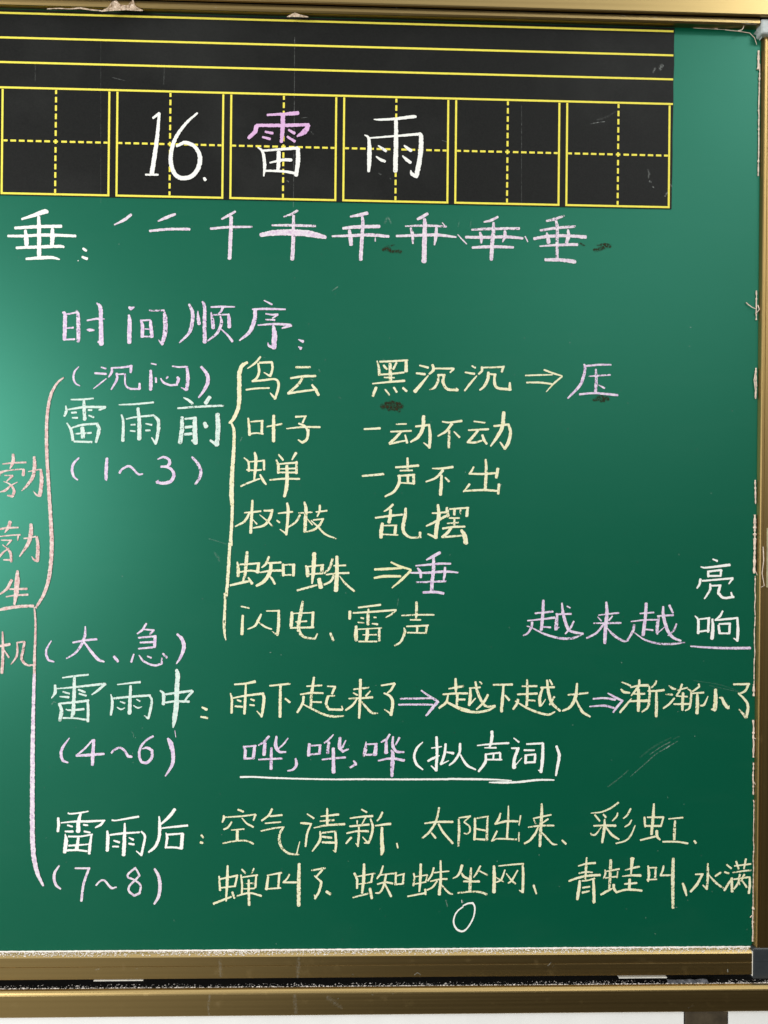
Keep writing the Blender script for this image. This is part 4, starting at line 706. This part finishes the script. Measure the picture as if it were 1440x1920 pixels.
# ------------------------------------------------------------------ chalk dust
def grains(name, n, place, rmin, rmax, label, seed):
    r = random.Random(seed); V, Fc = [], []
    for i in range(n):
        p = place(r)
        if p is None: continue
        s = rmin+(rmax-rmin)*r.random()**2.5
        a = r.random()*3; ca, sa = math.cos(a), math.sin(a); st = r.uniform(0.6,1.6)
        base = len(V)
        for (x,y,z) in ((1,0,0),(-1,0,0),(0,1,0),(0,-1,0),(0,0,1),(0,0,-0.4)):
            x *= st; V.append((p[0]+s*(x*ca-y*sa), p[1]+s*(x*sa+y*ca), p[2]+s*z*0.8))
        for t in ((0,2,4),(2,1,4),(1,3,4),(3,0,4),(2,0,5),(1,2,5),(3,1,5),(0,3,5)): Fc.append(tuple(base+k for k in t))
    o = mesh_obj(name, V, Fc, M['dust']); return tag(o, label, 'chalk dust', 'stuff')
def clump(x, s): return 0.5+0.5*mnoise.noise(Vector((x*9, s, 0)))+0.35*mnoise.noise(Vector((x*37, s, 3)))
LEDGE = [(0.0, 0.0), (-0.0022, -0.0006), (-0.0045, -0.0019), (-0.0062, -0.0034), (-0.0072, -0.0047)]
def on_ledge(r):
    x = r.uniform(-0.3, xend_b-0.002)
    if r.random() > clump(x, 1)+0.25: return None
    y = -0.0002 - 0.0060*r.random()**1.7
    for (y0,z0),(y1,z1) in zip(LEDGE, LEDGE[1:]):
        if y <= y0 and y >= y1: return (x, y, zbot+z0+(z1-z0)*(y-y0)/(y1-y0)+0.0001)
    return None
grains('chalk_dust', 12000, on_ledge, 0.00025, 0.0010, 'speckled chalk dust lying on the ledge under the green board', 11)
def in_channel(r):
    x = r.uniform(-0.3, 1.05)
    if r.random() > clump(x, 7)+0.15: return None
    if r.random() < 0.72:
        y = r.gauss(-0.0108, 0.0012); y = max(-0.0140, min(-0.0085, y))
        z = LIP+0.0001 - max(0, (-0.0100-y))*0.25
        if y > -0.0099: z = zfl+0.0002+0.004*r.random()
    else:
        y = -0.0096+0.014*r.random()**1.8; z = zfl+0.0001
    return (x, y, z)
grains('chalk_dust', 16000, in_channel, 0.0003, 0.00125, 'chalk crumbs in the dark groove of the lower gold rail', 12)
# loose chalk packed into the corner where panel and ledge meet
acc = ([], [])
pts = []
n = 520
for i in range(n+1):
    x = XL+0.4+(XR-0.002-XL-0.4)*i/n
    pts.append((x, -0.0006, zbot+0.0001+0.0003*mnoise.noise(Vector((x*60,2,2)))))
tube(acc, pts, 0.0010, 0.0010, 0.55)
tag(fix_normals(mesh_obj('chalk_dust', acc[0], acc[1], M['dust'])), 'white line of packed chalk along the foot of the green board', 'chalk dust', 'stuff')

# nicks and rubbed spots in the rails
smears('scratch', rail_b, DB-0.0002, [(1,[(1027,1811,1.2),(1031,1807,1.4),(1034,1804,1)]),(0.6,[(1036,1813,1),(1039,1810,1)]),(1,[(777,1828,1.2),(783,1824,1.6),(789,1828,1)]),(1,[(1364,1818,2.5),(1365,1822,2.5)]),(0.8,[(661,1827,2),(663,1828,2)]),
  (0.5,[(255,1817,2),(258,1815,1.5)]),(0.5,[(180,1818,3),(186,1817,2)]),(0.16,[(560,1797,8),(559,1815,9),(558,1832,8)]),(0.16,[(412,1800,8),(414,1830,9)])], M['smear'])
smears('scratch', br, D2-0.0002, [(0.20,[(393,1866,5),(391,1885,7),(392,1902,5)]),(0.14,[(552,1866,9),(555,1900,10)]),(0.12,[(615,1870,12),(640,1890,9)]),(0.9,[(697,1865,1.6),(699,1865.5,1.6)]),(0.8,[(735,1863,1.3),(737,1863.5,1.3)]),(0.6,[(633,1873,1.3),(635,1872,1.3)]),(0.3,[(1290,1890,1),(1300,1885,1)])], M['smear'])
smears('scratch', board, D1-0.0002, [(0.8,[(1067,31,1.4),(1066,34,1)]),(0.8,[(1166,29,2),(1172,30,1.4)]),(0.9,[(1226,33,2.2),(1232,33.6,2)]),(0.6,[(1163,34,1.6),(1166,33,1)]),(0.6,[(973,35,1.6),(974,34,1)]),(0.8,[(525,20,1.2),(526,22,1.4)]),(0.6,[(744,16,1.3),(743,13,1)]),(0.6,[(404,14,2.2),(406,14.5,2)]),(0.5,[(335,8,2),(337,8,2)]),
  (0.9,[(1376,38,2),(1395,40,2.6),(1412,41,2)]),(0.8,[(1390,43,2),(1408,45,2.4),(1418,45,2)])], M['smear'])

# ------------------------------------------------------------------ scraps of old tape on the top rail
m, n_, b_ = mat('yellowed_clear_tape')
nz = noisen(n_, objcoord(n_), 260, 5, 0.7)
b_.inputs['Base Color'].default_value = (0.72,0.56,0.42,1); b_.inputs['Roughness'].default_value = 0.3
n_.links.new(rng(n_, nz, 0.35, 0.65, 0.35, 0.95), b_.inputs['Alpha']); M['tape'] = m
def scrap(outline, d, lift, seed, label):
    """crinkled strip between an upper and a lower outline given in pixels"""
    V, Fc = [], []
    nn = 26; mm = 8
    up, lo = outline
    def interp(pl, x):
        for (x0,y0),(x1,y1) in zip(pl, pl[1:]):
            if x0 <= x <= x1: return y0+(y1-y0)*(x-x0)/(x1-x0)
        return pl[-1][1]
    x0, x1 = up[0][0], up[-1][0]
    for i in range(nn+1):
        x = x0+(x1-x0)*i/nn
        a, b = interp(up, x), interp(lo, x)
        for j in range(mm+1):
            y = a+(b-a)*j/mm
            dd = d - lift*abs(mnoise.noise(Vector((x*0.13, y*0.16, seed))))
            V.append(at(x, y, dd))
    for i in range(nn):
        for j in range(mm):
            a = i*(mm+1)+j; Fc.append((a,a+1,a+mm+2,a+mm+1))
    o = mesh_obj('tape_scrap', V, Fc, M['tape'])
    s = o.modifiers.new('thick','SOLIDIFY'); s.thickness = 0.00025
    return tag(o, label, 'tape', group='old tape on the top rail')
scrap(([(190,20),(202,14),(210,3),(218,0),(226,9),(240,10),(247,1),(250,0),(254,12),(268,19)], [(190,22),(200,21),(215,20),(235,19),(250,20),(268,20.5)]), -0.0126, 0.004, 1.5, 'larger torn piece of clear tape with two peaks on the top rail')
scrap(([(538,31),(545,27),(553,23.5),(562,27),(578,31)], [(538,32),(552,31.6),(565,32),(578,32.4)]), -0.0105, 0.003, 4.2, 'small torn tape scrap on the top rail above the writing strip')
scrap(([(88,16),(110,14.6),(130,16),(150,13.4),(170,17),(190,19)], [(88,17.4),(110,16.6),(130,17.6),(150,16.6),(170,19.6),(190,21)]), -0.0100, 0.002, 8.2, 'thin frayed tape edge under the top rail at the far left')
# a grey slip of plastic lying in the lower groove
V, Fc = [], []
for i in range(13):
    x = xc(1252,-0.006,1838)+(xc(1328,-0.006,1838)-xc(1252,-0.006,1838))*i/12
    for y in (-0.0090, -0.0020):
        V.append((x, y, zfl+0.0022+0.0015*mnoise.noise(Vector((i*0.5, y*200, 2)))+(0.0025 if y > -0.005 else 0)))
for i in range(12): Fc.append((2*i,2*i+1,2*i+3,2*i+2))
o = mesh_obj('plastic_slip', V, Fc, M['slip'])
s = o.modifiers.new('thick','SOLIDIFY'); s.thickness = 0.0004
tag(o, 'crumpled grey plastic slip in the groove below the right end of the board', 'plastic slip')
